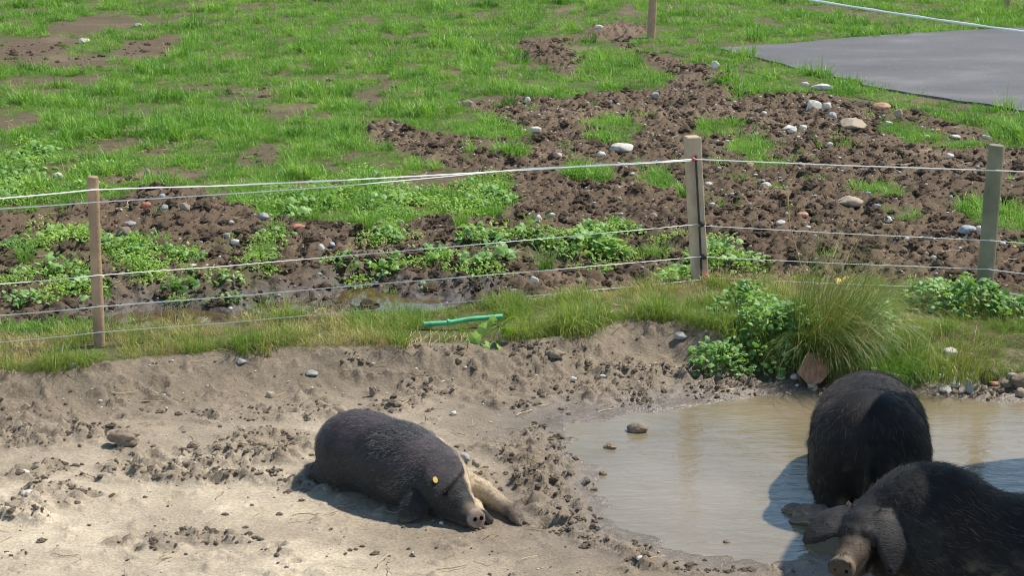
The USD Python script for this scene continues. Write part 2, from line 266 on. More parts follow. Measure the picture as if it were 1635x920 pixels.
mat('hide_look', {'a': ('attribute', {'attribute': 'tint'}), 'g': ('texture_coordinate', {}), 'n': ('noise_texture', {'scale': 30.0, 'detail': 5.0, 'roughness': .7}), 'r': ('map_range', {'from_min': .3, 'from_max': .7, 'to_min': .7, 'to_max': 1.3}),
    'cm': ('vector_math', {'math_type': 'scale'}), 'mp': ('mapping', {'scale': (30.0, 140.0, 140.0)}), 'nb': ('noise_texture', {'scale': 1.0, 'detail': 4.0, 'roughness': .7}), 'b': ('bump', {'strength': .6, 'distance': .006}),
    'p': ('principled_bsdf', {'roughness': .6, 'specular_ior_level': .16})},
    [('a.vector', 'cm.vector1'), ('g.object', 'n.vector'), ('n.fac', 'r.value'), ('r.result', 'cm.scale'), ('cm.vector', 'p.base_color'), ('g.object', 'mp.vector'), ('mp.vector', 'nb.vector'), ('nb.fac', 'b.height'), ('b.normal', 'p.normal')])
plain('bristle_dark_look', (.042, .040, .040), .42, .3, 8.0, .5)
plain('bristle_black_look', (.014, .012, .011), .5, .3, 8.0, .2)
plain('bristle_brown_look', (.13, .10, .08), .5, .3, 8.0, .3)
plain('bristle_grey_look', (.21, .20, .19), .5, .3, 8.0, .35)
plain('bristle_pale_look', (.42, .33, .22), .5, .3, 8.0, .4)
plain('nostril_look', (.006, .005, .005), .9, .1, 8.0, .05)
plain('eye_look', (.02, .012, .008), .12, .1, 8.0, .6)

# ------------------------------------------------------------------ the ground, in one grid cut along the verge
def axis(fine0, fine1, step, grow, lo, hi):
    a = list(np.arange(fine0, fine1 + 1e-6, step)); s = step
    while a[-1] < hi: s = min(s * grow, 60); a.append(a[-1] + s)
    s = step; b = [fine0]
    while b[-1] > lo: s = min(s * grow, 60); b.append(b[-1] - s)
    return np.array(b[:0:-1] + a)
X = axis(-2.85, 3.05, .0155, 1.03, -500, 500)
Y = np.concatenate([axis(7.1, 11.6, .0175, 1.2, -300, 7.2)[:-6], []])
Y = Y[Y < 11.6]; s, yv = .0175, 11.6
Y = list(Y)
while yv < 800:
    Y.append(yv); s = min(s * 1.0085, .13) if yv < 36 else s * 1.3; yv += s
Y = np.array(Y)
GX, GY = np.meshgrid(X, Y)
gx, gy = GX.ravel(), GY.ravel()
inner = (np.abs(gx) < 14) & (gy > 5) & (gy < 45)
gz = np.zeros(gx.shape); gz[inner] = ground(gx[inner], gy[inner]); gz[~inner] = ground(gx[~inner], gy[~inner], False)
_r = np.random.default_rng(44); Zg = gz.reshape(len(Y), len(X))
for _ in range(620):
    px_, py_ = _r.uniform(-3.2, 3.4), _r.uniform(7.0, 11.0)
    if float(yb(px_)) - py_ < .12: continue
    if _r.random() > .12 + .9 * cover(PC, np.array([px_]), np.array([py_]))[0]: continue
    i0, i1 = np.searchsorted(X, px_ - .16), np.searchsorted(X, px_ + .16); j0, j1 = np.searchsorted(Y, py_ - .16), np.searchsorted(Y, py_ + .16)
    a_ = _r.uniform(0, 3.14); xx, yy = np.meshgrid(X[i0:i1] - px_, Y[j0:j1] - py_); u_ = xx * math.cos(a_) + yy * math.sin(a_); w_ = -xx * math.sin(a_) + yy * math.cos(a_)
    d_ = np.hypot(u_ / _r.uniform(.030, .055), w_ / _r.uniform(.022, .040)); dep = _r.uniform(.012, .034) * (1 if _r.random() < .7 else -.8)
    Zg[j0:j1, i0:i1] -= dep * np.exp(-d_ ** 2.5) - .45 * abs(dep) * np.exp(-((d_ - 1.5) / .45) ** 2) * (.4 + .9 * noise(cat3(xx * 30, yy * 30, px_ * 9 + 0 * xx)))
tint = np.zeros((len(gx), 3)); wet = np.zeros(len(gx))
t_ = yb(gx) - gy
turf_, weed_, soil_ = (np.zeros(len(gx)) for _ in range(3))
turf_[inner], weed_[inner], soil_[inner] = masks(gx[inner], gy[inner]); turf_[~inner] = 1
dpx = np.full(len(gx), 9.0); dpx[inner] = sdist(PUD, gx[inner], gy[inner])
ddx = np.full(len(gx), 9.0); ddx[inner] = sdist(DITCH, gx[inner], gy[inner])
clx = np.zeros(len(gx)); clx[inner] = cover(PC, gx[inner], gy[inner])
v = n2(gx, gy, 1.7, 71, 4)[:, None]
soilc = np.array([.100, .070, .044]) * (.75 + .5 * v)
dryc = np.array([.160, .115, .076])
soilc = soilc * (1 - .6 * sstep(.56, .7, v)) + dryc * .6 * sstep(.56, .7, v)
thatch = np.array([.075, .085, .03])
g_ = np.maximum(turf_ * .8, weed_ * .5)[:, None]
pasc = soilc * (1 - g_) + thatch * g_
wd = sstep(.45, .0, ddx)
pasc = pasc * (1 - .45 * wd[:, None])
# dampness of the pen: wet at the puddle, damp below the bank and in the crumbly bands, dry and pale on the trodden flat in front
pix = proj(np.stack([gx, gy, gz], -1))
hw = gz - WATER
dryness = sstep(.25, 1.5, dpx + (n2(gx, gy, 1.5, 72, 3) - .5) * 1.0) * sstep(.25, 1.7, t_ + (n2(gx, gy, 1.1, 73, 3) - .5) * .9)
dryness = dryness * (.35 + .65 * sstep(.30, .62, n2(gx, gy, .9, 74, 3) + .12 * sstep(9.3, 8.2, gy)))
dryness = np.clip(dryness * (1 - .80 * clx * sstep(.34, .58, n2(gx, gy, 5, 75, 3))) * (.72 + .28 * sstep(.35, .6, n2(gx, gy, 2.4, 77, 3))), 0, 1)
damp, dry, soak = np.array([.168, .132, .091]), np.array([.405, .338, .243]), np.array([.12, .092, .064])
sk = sstep(.075, .005, hw) * sstep(.7, .0, dpx)
penc = damp * (1 - dryness[:, None]) + dry * dryness[:, None]
penc = penc * (1 - sk[:, None]) + soak * sk[:, None]
penc *= (.88 + .24 * n2(gx, gy, 9, 76, 3))[:, None]
pen = t_ > 0
tint = np.where(pen[:, None], penc, pasc)
wet = np.where(pen, np.clip(.15 * (1 - dryness) + .85 * sk, 0, 1), .7 * wd)
ny, nx = GX.shape
idx = np.arange(nx * ny).reshape(ny, nx)
quads = np.stack([idx[:-1, :-1], idx[:-1, 1:], idx[1:, 1:], idx[1:, :-1]], -1).reshape(-1, 4)
inpen = pen[quads].mean(1) > .5
V = np.stack([gx, gy, gz], -1)
GN = np.zeros_like(V)
dzx = np.gradient(gz.reshape(ny, nx), X, axis=1).ravel(); dzy = np.gradient(gz.reshape(ny, nx), Y, axis=0).ravel()
GN = np.stack([-dzx, -dzy, np.ones_like(dzx)], -1); GN /= np.linalg.norm(GN, axis=1, keepdims=True)
def ground_piece(name, q, m):
    ids, inv = np.unique(q, return_inverse=True); q = inv.reshape(q.shape)
    f = np.vstack([q[:, [0, 1, 2]], q[:, [0, 2, 3]]])
    p = obj(name, (V[ids], f), M[m], None, False, {'tint': (T.Color3fArray, tint[ids]), 'wet': (T.FloatArray, wet[ids])})
    g = UsdGeom.Mesh(p); g.CreateNormalsAttr(Vt.Vec3fArray.FromNumpy(GN[ids].astype(np.float32))); g.SetNormalsInterpolation('vertex')
    tag(p, None, None, None, 'structure'); return p
ground_piece('muddy_ground', quads[inpen], 'mud_look')
ground_piece('pasture_ground', quads[~inpen], 'soil_look')
def gh(x, y):
    x, y = np.atleast_1d(np.asarray(x, float)), np.atleast_1d(np.asarray(y, float))
    i = np.clip(np.searchsorted(X, x) - 1, 0, nx - 2); j = np.clip(np.searchsorted(Y, y) - 1, 0, ny - 2)
    u = (x - X[i]) / (X[i + 1] - X[i]); w = (y - Y[j]) / (Y[j + 1] - Y[j]); Z = gz.reshape(ny, nx)
    return Z[j, i] * (1 - u) * (1 - w) + Z[j, i + 1] * u * (1 - w) + Z[j + 1, i] * (1 - u) * w + Z[j + 1, i + 1] * u * w
def on_grid(A, x, y):
    i = np.clip(np.searchsorted(X, x), 0, nx - 1); j = np.clip(np.searchsorted(Y, y), 0, ny - 1); return A.reshape(ny, nx)[j, i]
def on_ground(px, py):                                 # a picture point on the finished ground
    z = -.1
    for _ in range(20):
        p = on_plane(px, py, z); z = float(gh(p[0], p[1])[0])
    return np.array([p[0], p[1], z])

def sheet(poly, z):
    v, f = trimesh.creation.triangulate_polygon(poly.simplify(.004), engine='earcut')
    return np.column_stack([v, np.full(len(v), z)]), f
def fix_up(m):
    v, f = m; n = np.cross(v[f[:, 1]] - v[f[:, 0]], v[f[:, 2]] - v[f[:, 0]])[:, 2]
    f = f.copy(); f[n < 0] = f[n < 0][:, ::-1]; return v, f
tag(obj('puddle_water', fix_up(sheet(PUD.buffer(.35), WATER)), M['puddle_look']), kind='structure')
for g in DITCH.geoms if hasattr(DITCH, 'geoms') else [DITCH]:
    tag(obj('ditch_water', fix_up(sheet(g.buffer(.12), DWATER)), M['ditch_look']), kind='structure')
# asphalt pad: a slab with an edge
v2, f2 = fix_up(sheet(ASPH.buffer(.02), 0))
ring = np.array(ASPH.buffer(.02).exterior.coords)[:-1]
ap = np.array(ASPH.segmentize(.12).exterior.coords)[:-1]; ap = ap + (np.stack([n2(ap[:, 0], ap[:, 1], 2.2, 47, 3), n2(ap[:, 0], ap[:, 1], 2.2, 48, 3)], -1) - .5) * .28
a = trimesh.creation.extrude_polygon(Polygon(ap).buffer(0), .12, engine='earcut'); a.apply_translation([0, 0, -.095])
tag(obj('asphalt_pad', a, M['asphalt_look']), kind='structure')
# ------------------------------------------------------------------ grass and weeds
rng = np.random.default_rng(7)
def blades(n, spread, h0, h1, lean, width, seed, droop=.5, dirbias=None, segs=3):
    """n curved grass blades rising from a disc."""
    r = np.random.default_rng(seed)
    a = r.uniform(0, 2 * np.pi, n); rad = spread * np.sqrt(r.uniform(0, 1, n))
    base = np.stack([rad * np.cos(a), rad * np.sin(a), np.full(n, -.012)], -1)
    b = a + r.normal(0, .8, n); L = r.uniform(h0, h1, n); ln = np.abs(r.normal(lean, lean * .5, n))
    d = np.stack([np.cos(b), np.sin(b), np.zeros(n)], -1)
    if dirbias is not None: d = d + dirbias; d[:, 2] = 0; d /= np.linalg.norm(d, axis=1, keepdims=True)
    side = np.stack([-d[:, 1], d[:, 0], np.zeros(n)], -1)
    tw = r.normal(0, .5, n)[:, None]; side = side * np.cos(tw) + d * np.sin(tw)
    vs, k = [], segs
    for i in range(k + 1):
        u = i / k; ang = ln * u * (1 + droop * u)
        # integrate the lean along the blade
        steps = np.linspace(0, u, 6); mid = (steps[1:] + steps[:-1]) / 2
        if u > 0:
            aa = ln[:, None] * mid[None] * (1 + droop * mid[None]) * 1.6
            fx = (np.sin(aa)).mean(1) * u; fz = (np.cos(aa)).mean(1) * u
        else: fx = fz = np.zeros(n)
        c = base + d * (fx * L)[:, None] + np.array([0, 0, 1.]) * (fz * L)[:, None]
        w = width * (1 - u ** 1.6 * .97) * r.uniform(.8, 1.2, n)
        vs.append(c - side * w[:, None] / 2); vs.append(c + side * w[:, None] / 2)
    v = np.stack(vs, 1); m = 2 * (k + 1)
    f = []
    for i in range(k):
        o = 2 * i
        f += [[o, o + 1, o + 3], [o, o + 3, o + 2]]
    f = (np.array(f)[None] + (np.arange(n) * m)[:, None, None]).reshape(-1, 3)
    return v.reshape(-1, 3), f
def lobed_leaf(kind='lobed'):
    """A flat leaf in x (length 1) and y, its base at the origin, a little folded."""
    if kind == 'lobed': o = [(0, 0), (.12, .16), (.10, .42), (.34, .36), (.42, .52), (.62, .34), (.78, .34), (1, 0)]
    else: o = [(0, 0), (.2, .2), (.5, .30), (.8, .2), (1, 0)]
    top = np.array(o); pts = np.vstack([top, (top * [1, -1])[-2:0:-1]])
    z = -.25 * np.abs(pts[:, 1]) + .06 * np.sin(pts[:, 0] * 3) - .18 * pts[:, 0] ** 2
    v = np.vstack([[.4, 0, .06], np.column_stack([pts, z])])
    n = len(pts); f = np.array([[0, 1 + i, 1 + (i + 1) % n] for i in range(n)])
    return v, f
def leaves(pos, yaw, tilt, size, kind='lobed', roll=None):
    lv, lf = lobed_leaf(kind); n = len(pos)
    cy, sy, ct, st = np.cos(yaw), np.sin(yaw), np.cos(tilt), np.sin(tilt)
    roll = np.zeros(n) if roll is None else roll
    X_ = np.stack([cy * ct, sy * ct, st], -1); Y_ = np.stack([-sy, cy, np.zeros(n)], -1); Z_ = np.cross(X_, Y_)
    Y2 = Y_ * np.cos(roll)[:, None] + Z_ * np.sin(roll)[:, None]; Z2 = np.cross(X_, Y2)
    v = pos[:, None] + size[:, None, None] * (lv[None, :, 0:1] * X_[:, None] + lv[None, :, 1:2] * Y2[:, None] + lv[None, :, 2:3] * Z2[:, None])
    f = lf[None] + (np.arange(n) * len(lv))[:, None, None]
    return v.reshape(-1, 3), f.reshape(-1, 3)
def join(*ms):
    vs, fs, o = [], [], 0
    for v, f in ms: vs.append(v); fs.append(np.asarray(f) + o); o += len(v)
    return np.vstack(vs), np.vstack(fs)
def weed_clump(seed, n=70, rad=.11, h=.08, size=(.016, .034), kind='oval'):
    r = np.random.default_rng(seed)
    a = r.uniform(0, 2 * np.pi, n); q = np.sqrt(r.uniform(0, 1, n)); lump = 1 + .3 * np.sin(a * 3 + seed)
    pos = np.stack([rad * lump * q * np.cos(a), rad * lump * q * np.sin(a), h * (1 - .75 * q ** 2) * r.uniform(.35, 1.15, n)], -1)
    return leaves(pos, a + r.normal(0, .9, n), r.normal(.1, .45, n), r.uniform(*size, n), kind, r.normal(0, .4, n))
def scatter(name, protos, mats, pos, scale, which, label, cat, yaw=None, squash=None, parent=None):
    """One PointInstancer."""
    path = name_for(name)
    pi = UsdGeom.PointInstancer.Define(stage, path)
    for i, (m, mt) in enumerate(zip(protos, mats)):
        p = f'{path}/kinds/tuft_{i:03d}'
        usdkit.mesh(stage, p, m, mt, smooth=False); pi.CreatePrototypesRel().AddTarget(p)
    n = len(pos); yaw = rng.uniform(0, 2 * np.pi, n) if yaw is None else yaw
    pi.CreatePositionsAttr(Vt.Vec3fArray.FromNumpy(np.asarray(pos, np.float32)))
    pi.CreateProtoIndicesAttr(Vt.IntArray.FromNumpy(np.asarray(which, np.int32)))
    sc = np.stack([scale] * 3, -1) if np.ndim(scale) == 1 else scale
    pi.CreateScalesAttr(Vt.Vec3fArray.FromNumpy(np.asarray(sc, np.float32)))
    q = np.stack([np.zeros(n), np.zeros(n), np.sin(yaw / 2), np.cos(yaw / 2)], -1).astype(np.float16)
    pi.CreateOrientationsAttr(Vt.QuathArray.FromNumpy(q))
    tag(pi, label, cat, None, 'stuff'); return pi
def candidates(y0, y1, step, seed, margin=90, far_grow=0.0):
    r = np.random.default_rng(seed); out = []; y = y0
    while y < y1:
        st = step * (1 + far_grow * (y - y0)); half = (817.5 + margin) / F_PX * (y * cp + 3 * sp) + .1
        x = np.arange(-half, half, st); out.append(np.stack([x + r.uniform(-.6, .6, len(x)) * st, np.full(len(x), y) + r.uniform(-.6, .6, len(x)) * st], -1)); y += st
    return np.vstack(out)
def stand(p): return np.column_stack([p, gh(p[:, 0], p[:, 1])])

# pasture turf
C = np.vstack([candidates(10.6, 19.5, .060, 1, far_grow=.02), candidates(19.5, 42, .088, 2, far_grow=.045)])
tf, wdv, sl = masks(C[:, 0], C[:, 1])
beyond = (C[:, 1] > yk(C[:, 0]) + .02)
rag = n2(C[:, 0], C[:, 1], 7.0, 92, 2); stray = .05 * sl * sstep(.5, .7, n2(C[:, 0], C[:, 1], 2.4, 93, 3))
keep = (rng.uniform(0, 1, len(C)) < np.maximum(stray, tf * sstep(-.05, .22, tf - .45 + 1.0 * (rag - .38)))) & beyond & (sdist(ASPH, C[:, 0], C[:, 1]) > -.32 * sstep(.42, .7, n2(C[:, 0], C[:, 1], 1.6, 88, 3)) * rng.uniform(0, 1, len(C))) & (sdist(DITCH, C[:, 0], C[:, 1]) > .03)
C, tfk = C[keep], tf[keep]
tuft = [blades(44, .060, .030, .085, 1.05, .0052, 100 + i, segs=2) for i in range(5)] + [blades(44, .050, .05, .16, .95, .0058, 120 + i, segs=3) for i in range(3)] + [blades(26, .07, .03, .09, .9, .0035, 140, segs=2)]
tm = [M['turf_look']] * 8 + [M['straw_look']]
long_ = n2(C[:, 0], C[:, 1], 1.9, 81, 3)
w = np.where(rng.uniform(0, 1, len(C)) < sstep(.5, .7, long_) * .75, rng.integers(5, 8, len(C)), rng.integers(0, 5, len(C)))
w = np.where(rng.uniform(0, 1, len(C)) < .035, 8, w)
clump = n2(C[:, 0], C[:, 1], 3.6, 89, 3)
sc = rng.uniform(.7, 1.25, len(C)) * (1 + .022 * np.clip(C[:, 1] - 14, 0, 30)) * (.45 + 1.1 * sstep(.32, .68, clump)) * (.8 + .4 * long_)
scatter('pasture_grass', tuft, tm, stand(C), sc, w, 'short green pasture grass around the churned soil', 'grass')
print('turf', len(C))
# leafy ground weeds of the churned strip behind the fence
C = candidates(11.2, 21, .062, 3)
tf, wdv, sl = masks(C[:, 0], C[:, 1])
keep = (rng.uniform(0, 1, len(C)) < wdv ** 1.3 * .85 * sstep(.43, .58, n2(C[:, 0], C[:, 1], 3.2, 85, 3))) & (C[:, 1] > yk(C[:, 0]) + .02) & (sdist(DITCH, C[:, 0], C[:, 1]) > .02)
C = C[keep]
wp = [weed_clump(200 + i) for i in range(5)] + [weed_clump(210 + i, 26, .12, .10, (.035, .062), 'lobed') for i in range(3)] + [blades(34, .06, .06, .17, .9, .005, 220 + i, segs=3) for i in range(2)]
scatter('ground_weeds', wp, [M['weed_look']] * 5 + [M['bush_look']] * 3 + [M['turf_look']] * 2, stand(C), (.38 + 1.0 * n2(C[:, 0], C[:, 1], 2.6, 86, 2)) * rng.uniform(.6, 1.3, len(C)), np.where(rng.uniform(0, 1, len(C)) < .7, rng.integers(0, 5, len(C)), rng.integers(5, 10, len(C))), 'bright green low leafy weeds in patches on the churned soil', 'weeds')
print('weeds', len(C))
# the verge under the fence: long grass at its lip, straw on top
C = candidates(8.9, 13.4, .027, 4, margin=120)
t = yb(C[:, 0]) - C[:, 1]; bk = C[:, 1] - yk(C[:, 0])
rightside = sstep(1.2, 1.5, C[:, 0])
low = rightside * .20 * (.75 + .5 * n2(C[:, 0], C[:, 1], 2.2, 82, 2))           # on the right the grass runs down the bank
inside = (t < .03 + low + .16 * (n2(C[:, 0], C[:, 1], 4.0, 90, 3) - .42)) & (bk < .06)
strawy = n2(C[:, 0], C[:, 1], 1.6, 83, 3) + .12 * sstep(-.1, -.4, t) - .10 * sstep(1.1, 1.4, C[:, 0])
thin = np.where(strawy > .60, .75, 1.0) * np.where(t < -.15, .8, 1)
lean = (C[:, 0] > on_plane(655, 530)[0]) & (C[:, 0] < on_plane(815, 530)[0])
thin = np.where(lean & (t > -.26), .10, thin)
keep = inside & (rng.uniform(0, 1, len(C)) < thin * .62)
C, t, strawy = C[keep], t[keep], strawy[keep]
vp = [blades(20, .035, .06, .15, .75, .0036, 300 + i, segs=3) for i in range(4)] + [blades(22, .04, .10, .22, 1.0, .0036, 310 + i, .8, segs=4) for i in range(3)] + [blades(18, .05, .05, .15, .95, .0026, 320 + i, segs=3) for i in range(3)]
vm = [M['verge_look']] * 7 + [M['straw_look']] * 3
lip = sstep(-.22, -.02, t); hang = sstep(on_plane(795, 530)[0], on_plane(830, 530)[0], C[:, 0]) * sstep(on_plane(1000, 530)[0], on_plane(950, 530)[0], C[:, 0]) * sstep(-.25, -.1, t)
big = n2(C[:, 0], C[:, 1], 2.3, 84, 2)
u = rng.uniform(0, 1, len(C))
w = np.where(u < sstep(.50, .70, strawy) * .65 + .07, rng.integers(7, 10, len(C)), np.where(rng.uniform(0, 1, len(C)) < np.maximum(lip * sstep(.35, .6, big), hang), rng.integers(4, 7, len(C)), rng.integers(0, 4, len(C))))
scatter('verge_grass', vp, vm, stand(C), rng.uniform(.55, 1.2, len(C)) * (.35 + 1.15 * sstep(.25, .75, n2(C[:, 0], C[:, 1], 4.5, 87, 3))) * (1 + .45 * hang) * (.8 + .4 * big) * .85 * (1 - .25 * sstep(1.7, 2.1, C[:, 0])), w, 'green and straw coloured long grass on the verge under the front fence', 'grass')
print('verge', len(C))
# ------------------------------------------------------------------ fence
def tube(pts, rad, sides=6, caps=True):
    pts = np.asarray(pts, float); n = len(pts)
    rad = np.broadcast_to(rad, (n,)).astype(float)
    tn = np.gradient(pts, axis=0); tn /= np.linalg.norm(tn, axis=1, keepdims=True)
    ref = np.array([0, 0, 1.]) if abs(tn[:, 2]).max() < .9 else np.array([0.1, 1., 0])
    a = np.cross(tn, ref); a /= np.linalg.norm(a, axis=1, keepdims=True); b = np.cross(tn, a)
    th = np.arange(sides) * 2 * np.pi / sides
    v = pts[:, None] + rad[:, None, None] * (np.cos(th)[None, :, None] * a[:, None] + np.sin(th)[None, :, None] * b[:, None])
    v = v.reshape(-1, 3); f = []
    i, j = np.meshgrid(np.arange(n - 1), np.arange(sides), indexing='ij')
    q = np.stack([i * sides + j, i * sides + (j + 1) % sides, (i + 1) * sides + (j + 1) % sides, (i + 1) * sides + j], -1).reshape(-1, 4)
    f = np.vstack([q[:, [0, 2, 1]], q[:, [0, 3, 2]]])
    if caps:
        v = np.vstack([v, pts[:1], pts[-1:]]); k = n * sides
        f = np.vstack([f, [[k, (j + 1) % sides, j][::-1] for j in range(sides)], [[k + 1, (n - 1) * sides + j, (n - 1) * sides + (j + 1) % sides][::-1] for j in range(sides)]])
    return v, f
def round_post(base, top, r0, r1, seed):
    """A weathered round post with a chamfered head."""
    base, top = np.asarray(base, float), np.asarray(top, float); n = 22
    s = np.linspace(-.12, 1, n); L = np.linalg.norm(top - base)
    rad = r0 + (r1 - r0) * np.clip(s, 0, 1)
    rad = rad * (1 + .05 * (n2(s, s * 0, 3.0, seed, 3) - .5) * 2)
    off = np.stack([(n2(s, s * 0, 2.0, seed + 1, 2) - .5) * .014, (n2(s, s * 0, 2.0, seed + 2, 2) - .5) * .014, 0 * s], -1)
    pts = base + s[:, None] * (top - base) + off
    pts = np.vstack([pts, pts[-1] + (top - base) / L * .008, ]); rad = np.append(rad, rad[-1] * .86)
    v, f = tube(pts, rad, 18)
    return v + (noise(v * 45) - .5)[:, None] * .004, f
def square_post(base, top, w0, w1, yaw, seed):
    base, top = np.asarray(base, float), np.asarray(top, float); n = 18
    s = np.linspace(-.12, 1, n); pts = base + s[:, None] * (top - base)
    pts[:, 0] += (n2(s, s * 0, 2.0, seed, 2) - .5) * .012
    w = w0 + (w1 - w0) * np.clip(s, 0, 1); c = .12
    sq = np.array([(-1 + c, -1), (1 - c, -1), (1, -1 + c), (1, 1 - c), (1 - c, 1), (-1 + c, 1), (-1, 1 - c), (-1, -1 + c)]) / 2
    R = np.array([[math.cos(yaw), -math.sin(yaw)], [math.sin(yaw), math.cos(yaw)]]); sq = sq @ R.T
    rings = [np.column_stack([pts[i, :2] + sq * w[i], np.full(8, pts[i, 2])]) for i in range(n)]
    rings.append(np.column_stack([pts[-1, :2] + sq * w[-1] * .88, np.full(8, pts[-1, 2] + .007)]))
    v = np.vstack(rings); m = len(rings); i, j = np.meshgrid(np.arange(m - 1), np.arange(8), indexing='ij')
    q = np.stack([i * 8 + j, i * 8 + (j + 1) % 8, (i + 1) * 8 + (j + 1) % 8, (i + 1) * 8 + j], -1).reshape(-1, 4)
    f = np.vstack([q[:, [0, 1, 2]], q[:, [0, 2, 3]], [[(m - 1) * 8, (m - 1) * 8 + k, (m - 1) * 8 + k + 1] for k in range(1, 7)]])
    return v + (noise(v * 40) - .5)[:, None] * .003, f
def post_at(bx, by, tx, ty):
    b = on_ground(bx, by); z = z_at(b[0], b[1], ty); s = F_PX / (b[1] * cp - (z - CAM_H) * sp)
    return b, np.array([b[0] + (tx - proj(np.array([b[0], b[1], z]))[0]) / s, b[1], z])
def pt(x, y, py): return np.array([x, y, z_at(x, y, py)])
fence = thing('electric_fence', 'low electric fence of white wires on wooden posts along the grassy verge', 'fence')
L0, L1 = post_at(159, 552, 148, 284); C0, C1 = post_at(1118, 458, 1105, 219); R0, R1 = post_at(1571, 468, 1590, 233)
p = obj('post', round_post(L0, L1, .034, .0335, 3), M['wood_brown_look'], fence, 40); tag(p, 'slim round brown post')
pc = obj('post', square_post(C0, C1, .098, .098, .22, 5), M['wood_pale_look'], fence, 25); tag(pc, 'squared pale post with a black rod')
p = obj('post', round_post(R0, R1, .058, .053, 7), M['wood_green_look'], fence, 40); tag(p, 'thick greenish round post leaning right')
LL0 = L0 + (L0 - C0) * 1.0; LL0[2] = 0.0; RR0 = R0 + np.array([1.9, -.5, 0])
obj('post', round_post(LL0, LL0 + [0, 0, 1.05], .035, .034, 9), M['wood_brown_look'], fence, 40)
obj('post', round_post(RR0, RR0 + [0.02, 0, 1.0], .055, .052, 11), M['wood_green_look'], fence, 40)
def on_post(b, t, py, off):
    z = z_at(b[0], b[1] - off, py); k = (z - b[2]) / (t[2] - b[2]); q = b + (t - b) * k; q[1] -= off; q[2] = z_at(q[0], q[1], py); return q
rod = np.array([on_post(C0, C1, py, .062) + [dx, 0, 0] for py, dx in ((248, .012), (300, .012), (360, .011), (410, .010), (456, .006))])
obj('insulator_rod', tube(rod, .0075, 8), M['black_plastic_look'], pc, 40)
def knob(c, r, m, parent=pc):
    v, f = tube([c + [0, .03, 0], c + [0, .012, 0], c + [0, .004, 0], c + [0, -.012, 0], c + [0, -.020, 0]], [r * .6, r * .6, r, r, r * .55], 10); obj('insulator', (v, f), m, parent, 40)
for py, dx, r, m in ((254, -.004, .014, 'red_plastic_look'), (358, .028, .019, 'black_plastic_look'), (410, .030, .019, 'black_plastic_look'), (441, .033, .019, 'red_plastic_look')):
    knob(on_post(C0, C1, py, .07) + [dx, 0, 0], r, M[m])
def run(pts, sag=0.0, n=14):
    out = []
    for a, b in zip(pts[:-1], pts[1:]):
        for i in range(n):
            u = i / n; q = a + (b - a) * u; q = q - [0, 0, sag * 4 * u * (1 - u)]; out.append(q)
    return np.array(out + [pts[-1]])
def at_edge(a, b, px, py):
    """the point on the line through a and b (seen from above) at picture column px, as high as picture row py."""
    d = ray(px, 460); k = (a[0] * d[1] - a[1] * d[0]) / ((a[0] - b[0]) * d[1] - (a[1] - b[1]) * d[0]); q = a + (b - a) * k
    return pt(q[0], q[1], py)
OFF = .06
LA, CA, RA = L0 - [0, .038, 0], C0 - [0, .075, 0], R0 - [0, .062, 0]
def wire(lefts, cent, rights, rad, name='wire', lab=None):
    """lefts: rows at x = -60 (outside), the left post, 545; cent: centre post; rights: right post, 1690."""
    def go(pts, name, rad, lab):
        w_ = run(pts, .004); w_ = w_ + np.column_stack([0 * w_[:, 0], 0 * w_[:, 0], (n2(w_[:, 0], 0 * w_[:, 0], 3.0, 91, 2) - .5) * .006])
        q = obj(name, tube(w_, rad, 5), M['wire_look'], fence, 60); tag(q, lab)
    dl = LL0 - [0, .04, 0]; slope = (lefts[1] - lefts[0]) / 218.0
    pts = [at_edge(LA, LA + (LA - CA), -60, lefts[0]), on_post(L0, L1, lefts[1], .039), at_edge(LA, CA, 545, lefts[2]), on_post(C0, C1, cent[0], .071)]
    end = pts[0] + (pts[0] - pts[1]) * ((pts[0][0] - LL0[0]) / (pts[1][0] - pts[0][0]) if pts[1][0] != pts[0][0] else 0)
    go([end] + pts, name, rad, lab)
    pts = [on_post(C0, C1, cent[1], .071), on_post(R0, R1, rights[0], .062)]
    e = pts[1] + (RR0 - R0) * np.array([1, 1, 0]); e[2] = z_at(e[0], e[1] , 0) if False else pts[1][2] + (.0)
    q = at_edge(RA, RA + (RR0 - R0), 1660, rights[1]); k = (RR0[0] - pts[1][0]) / (q[0] - pts[1][0]); e = pts[1] + (q - pts[1]) * k
    go(pts + [e], name, rad, lab)
wire((322, 303, 288), (254, 254), (272, 275), .0042, 'wire', 'white twisted fence tape, topmost strand')
wire((337, 323, 297), (256, 254), (272, 275), .0024) if False else None
wire((458, 440, 409), (358, 360), (384, 390), .0027)
wire((508, 490, 458), (410, 410), (430, 440), .0027)
wire((551, 531, 499), (447, 443), (462, 476), .0027)
w_ = run([at_edge(LA, LA + (LA - CA), -60, 337), on_post(L0, L1, 323, .039), at_edge(LA, CA, 545, 297), at_edge(LA, CA, 820, 271), on_post(C0, C1, 256, .073)], .003)
obj('wire', tube(w_, .0032, 5), M['wire_look'], fence, 60)
# twisted flat stretches of the tape
for xa, xb, ya, yb2, ww in ((380, 560, 295, 286.5, .010), (820, 1000, 270.5, 261, .012), (1000, 1060, 260.5, 257, .010)):
    n = 16; A_ = np.array([at_edge(LA, CA, xa + (xb - xa) * i / n, ya + (yb2 - ya) * i / n) for i in range(n + 1)]); A_[:, 1] -= .006
    hgt = ww * (.35 + .65 * np.abs(np.sin(np.linspace(.2, 6.5, n + 1))))
    v = np.vstack([A_ - np.stack([0 * hgt, 0 * hgt, hgt / 2], -1), A_ + np.stack([0 * hgt, 0 * hgt, hgt / 2], -1), A_ + [0, .002, 0]])
    f = np.array([[i, i + 1, n + 2 + i] for i in range(n)] + [[i, n + 2 + i, n + 1 + i] for i in range(n)])
    obj('tape', (v, f), M['wire_look'], fence)

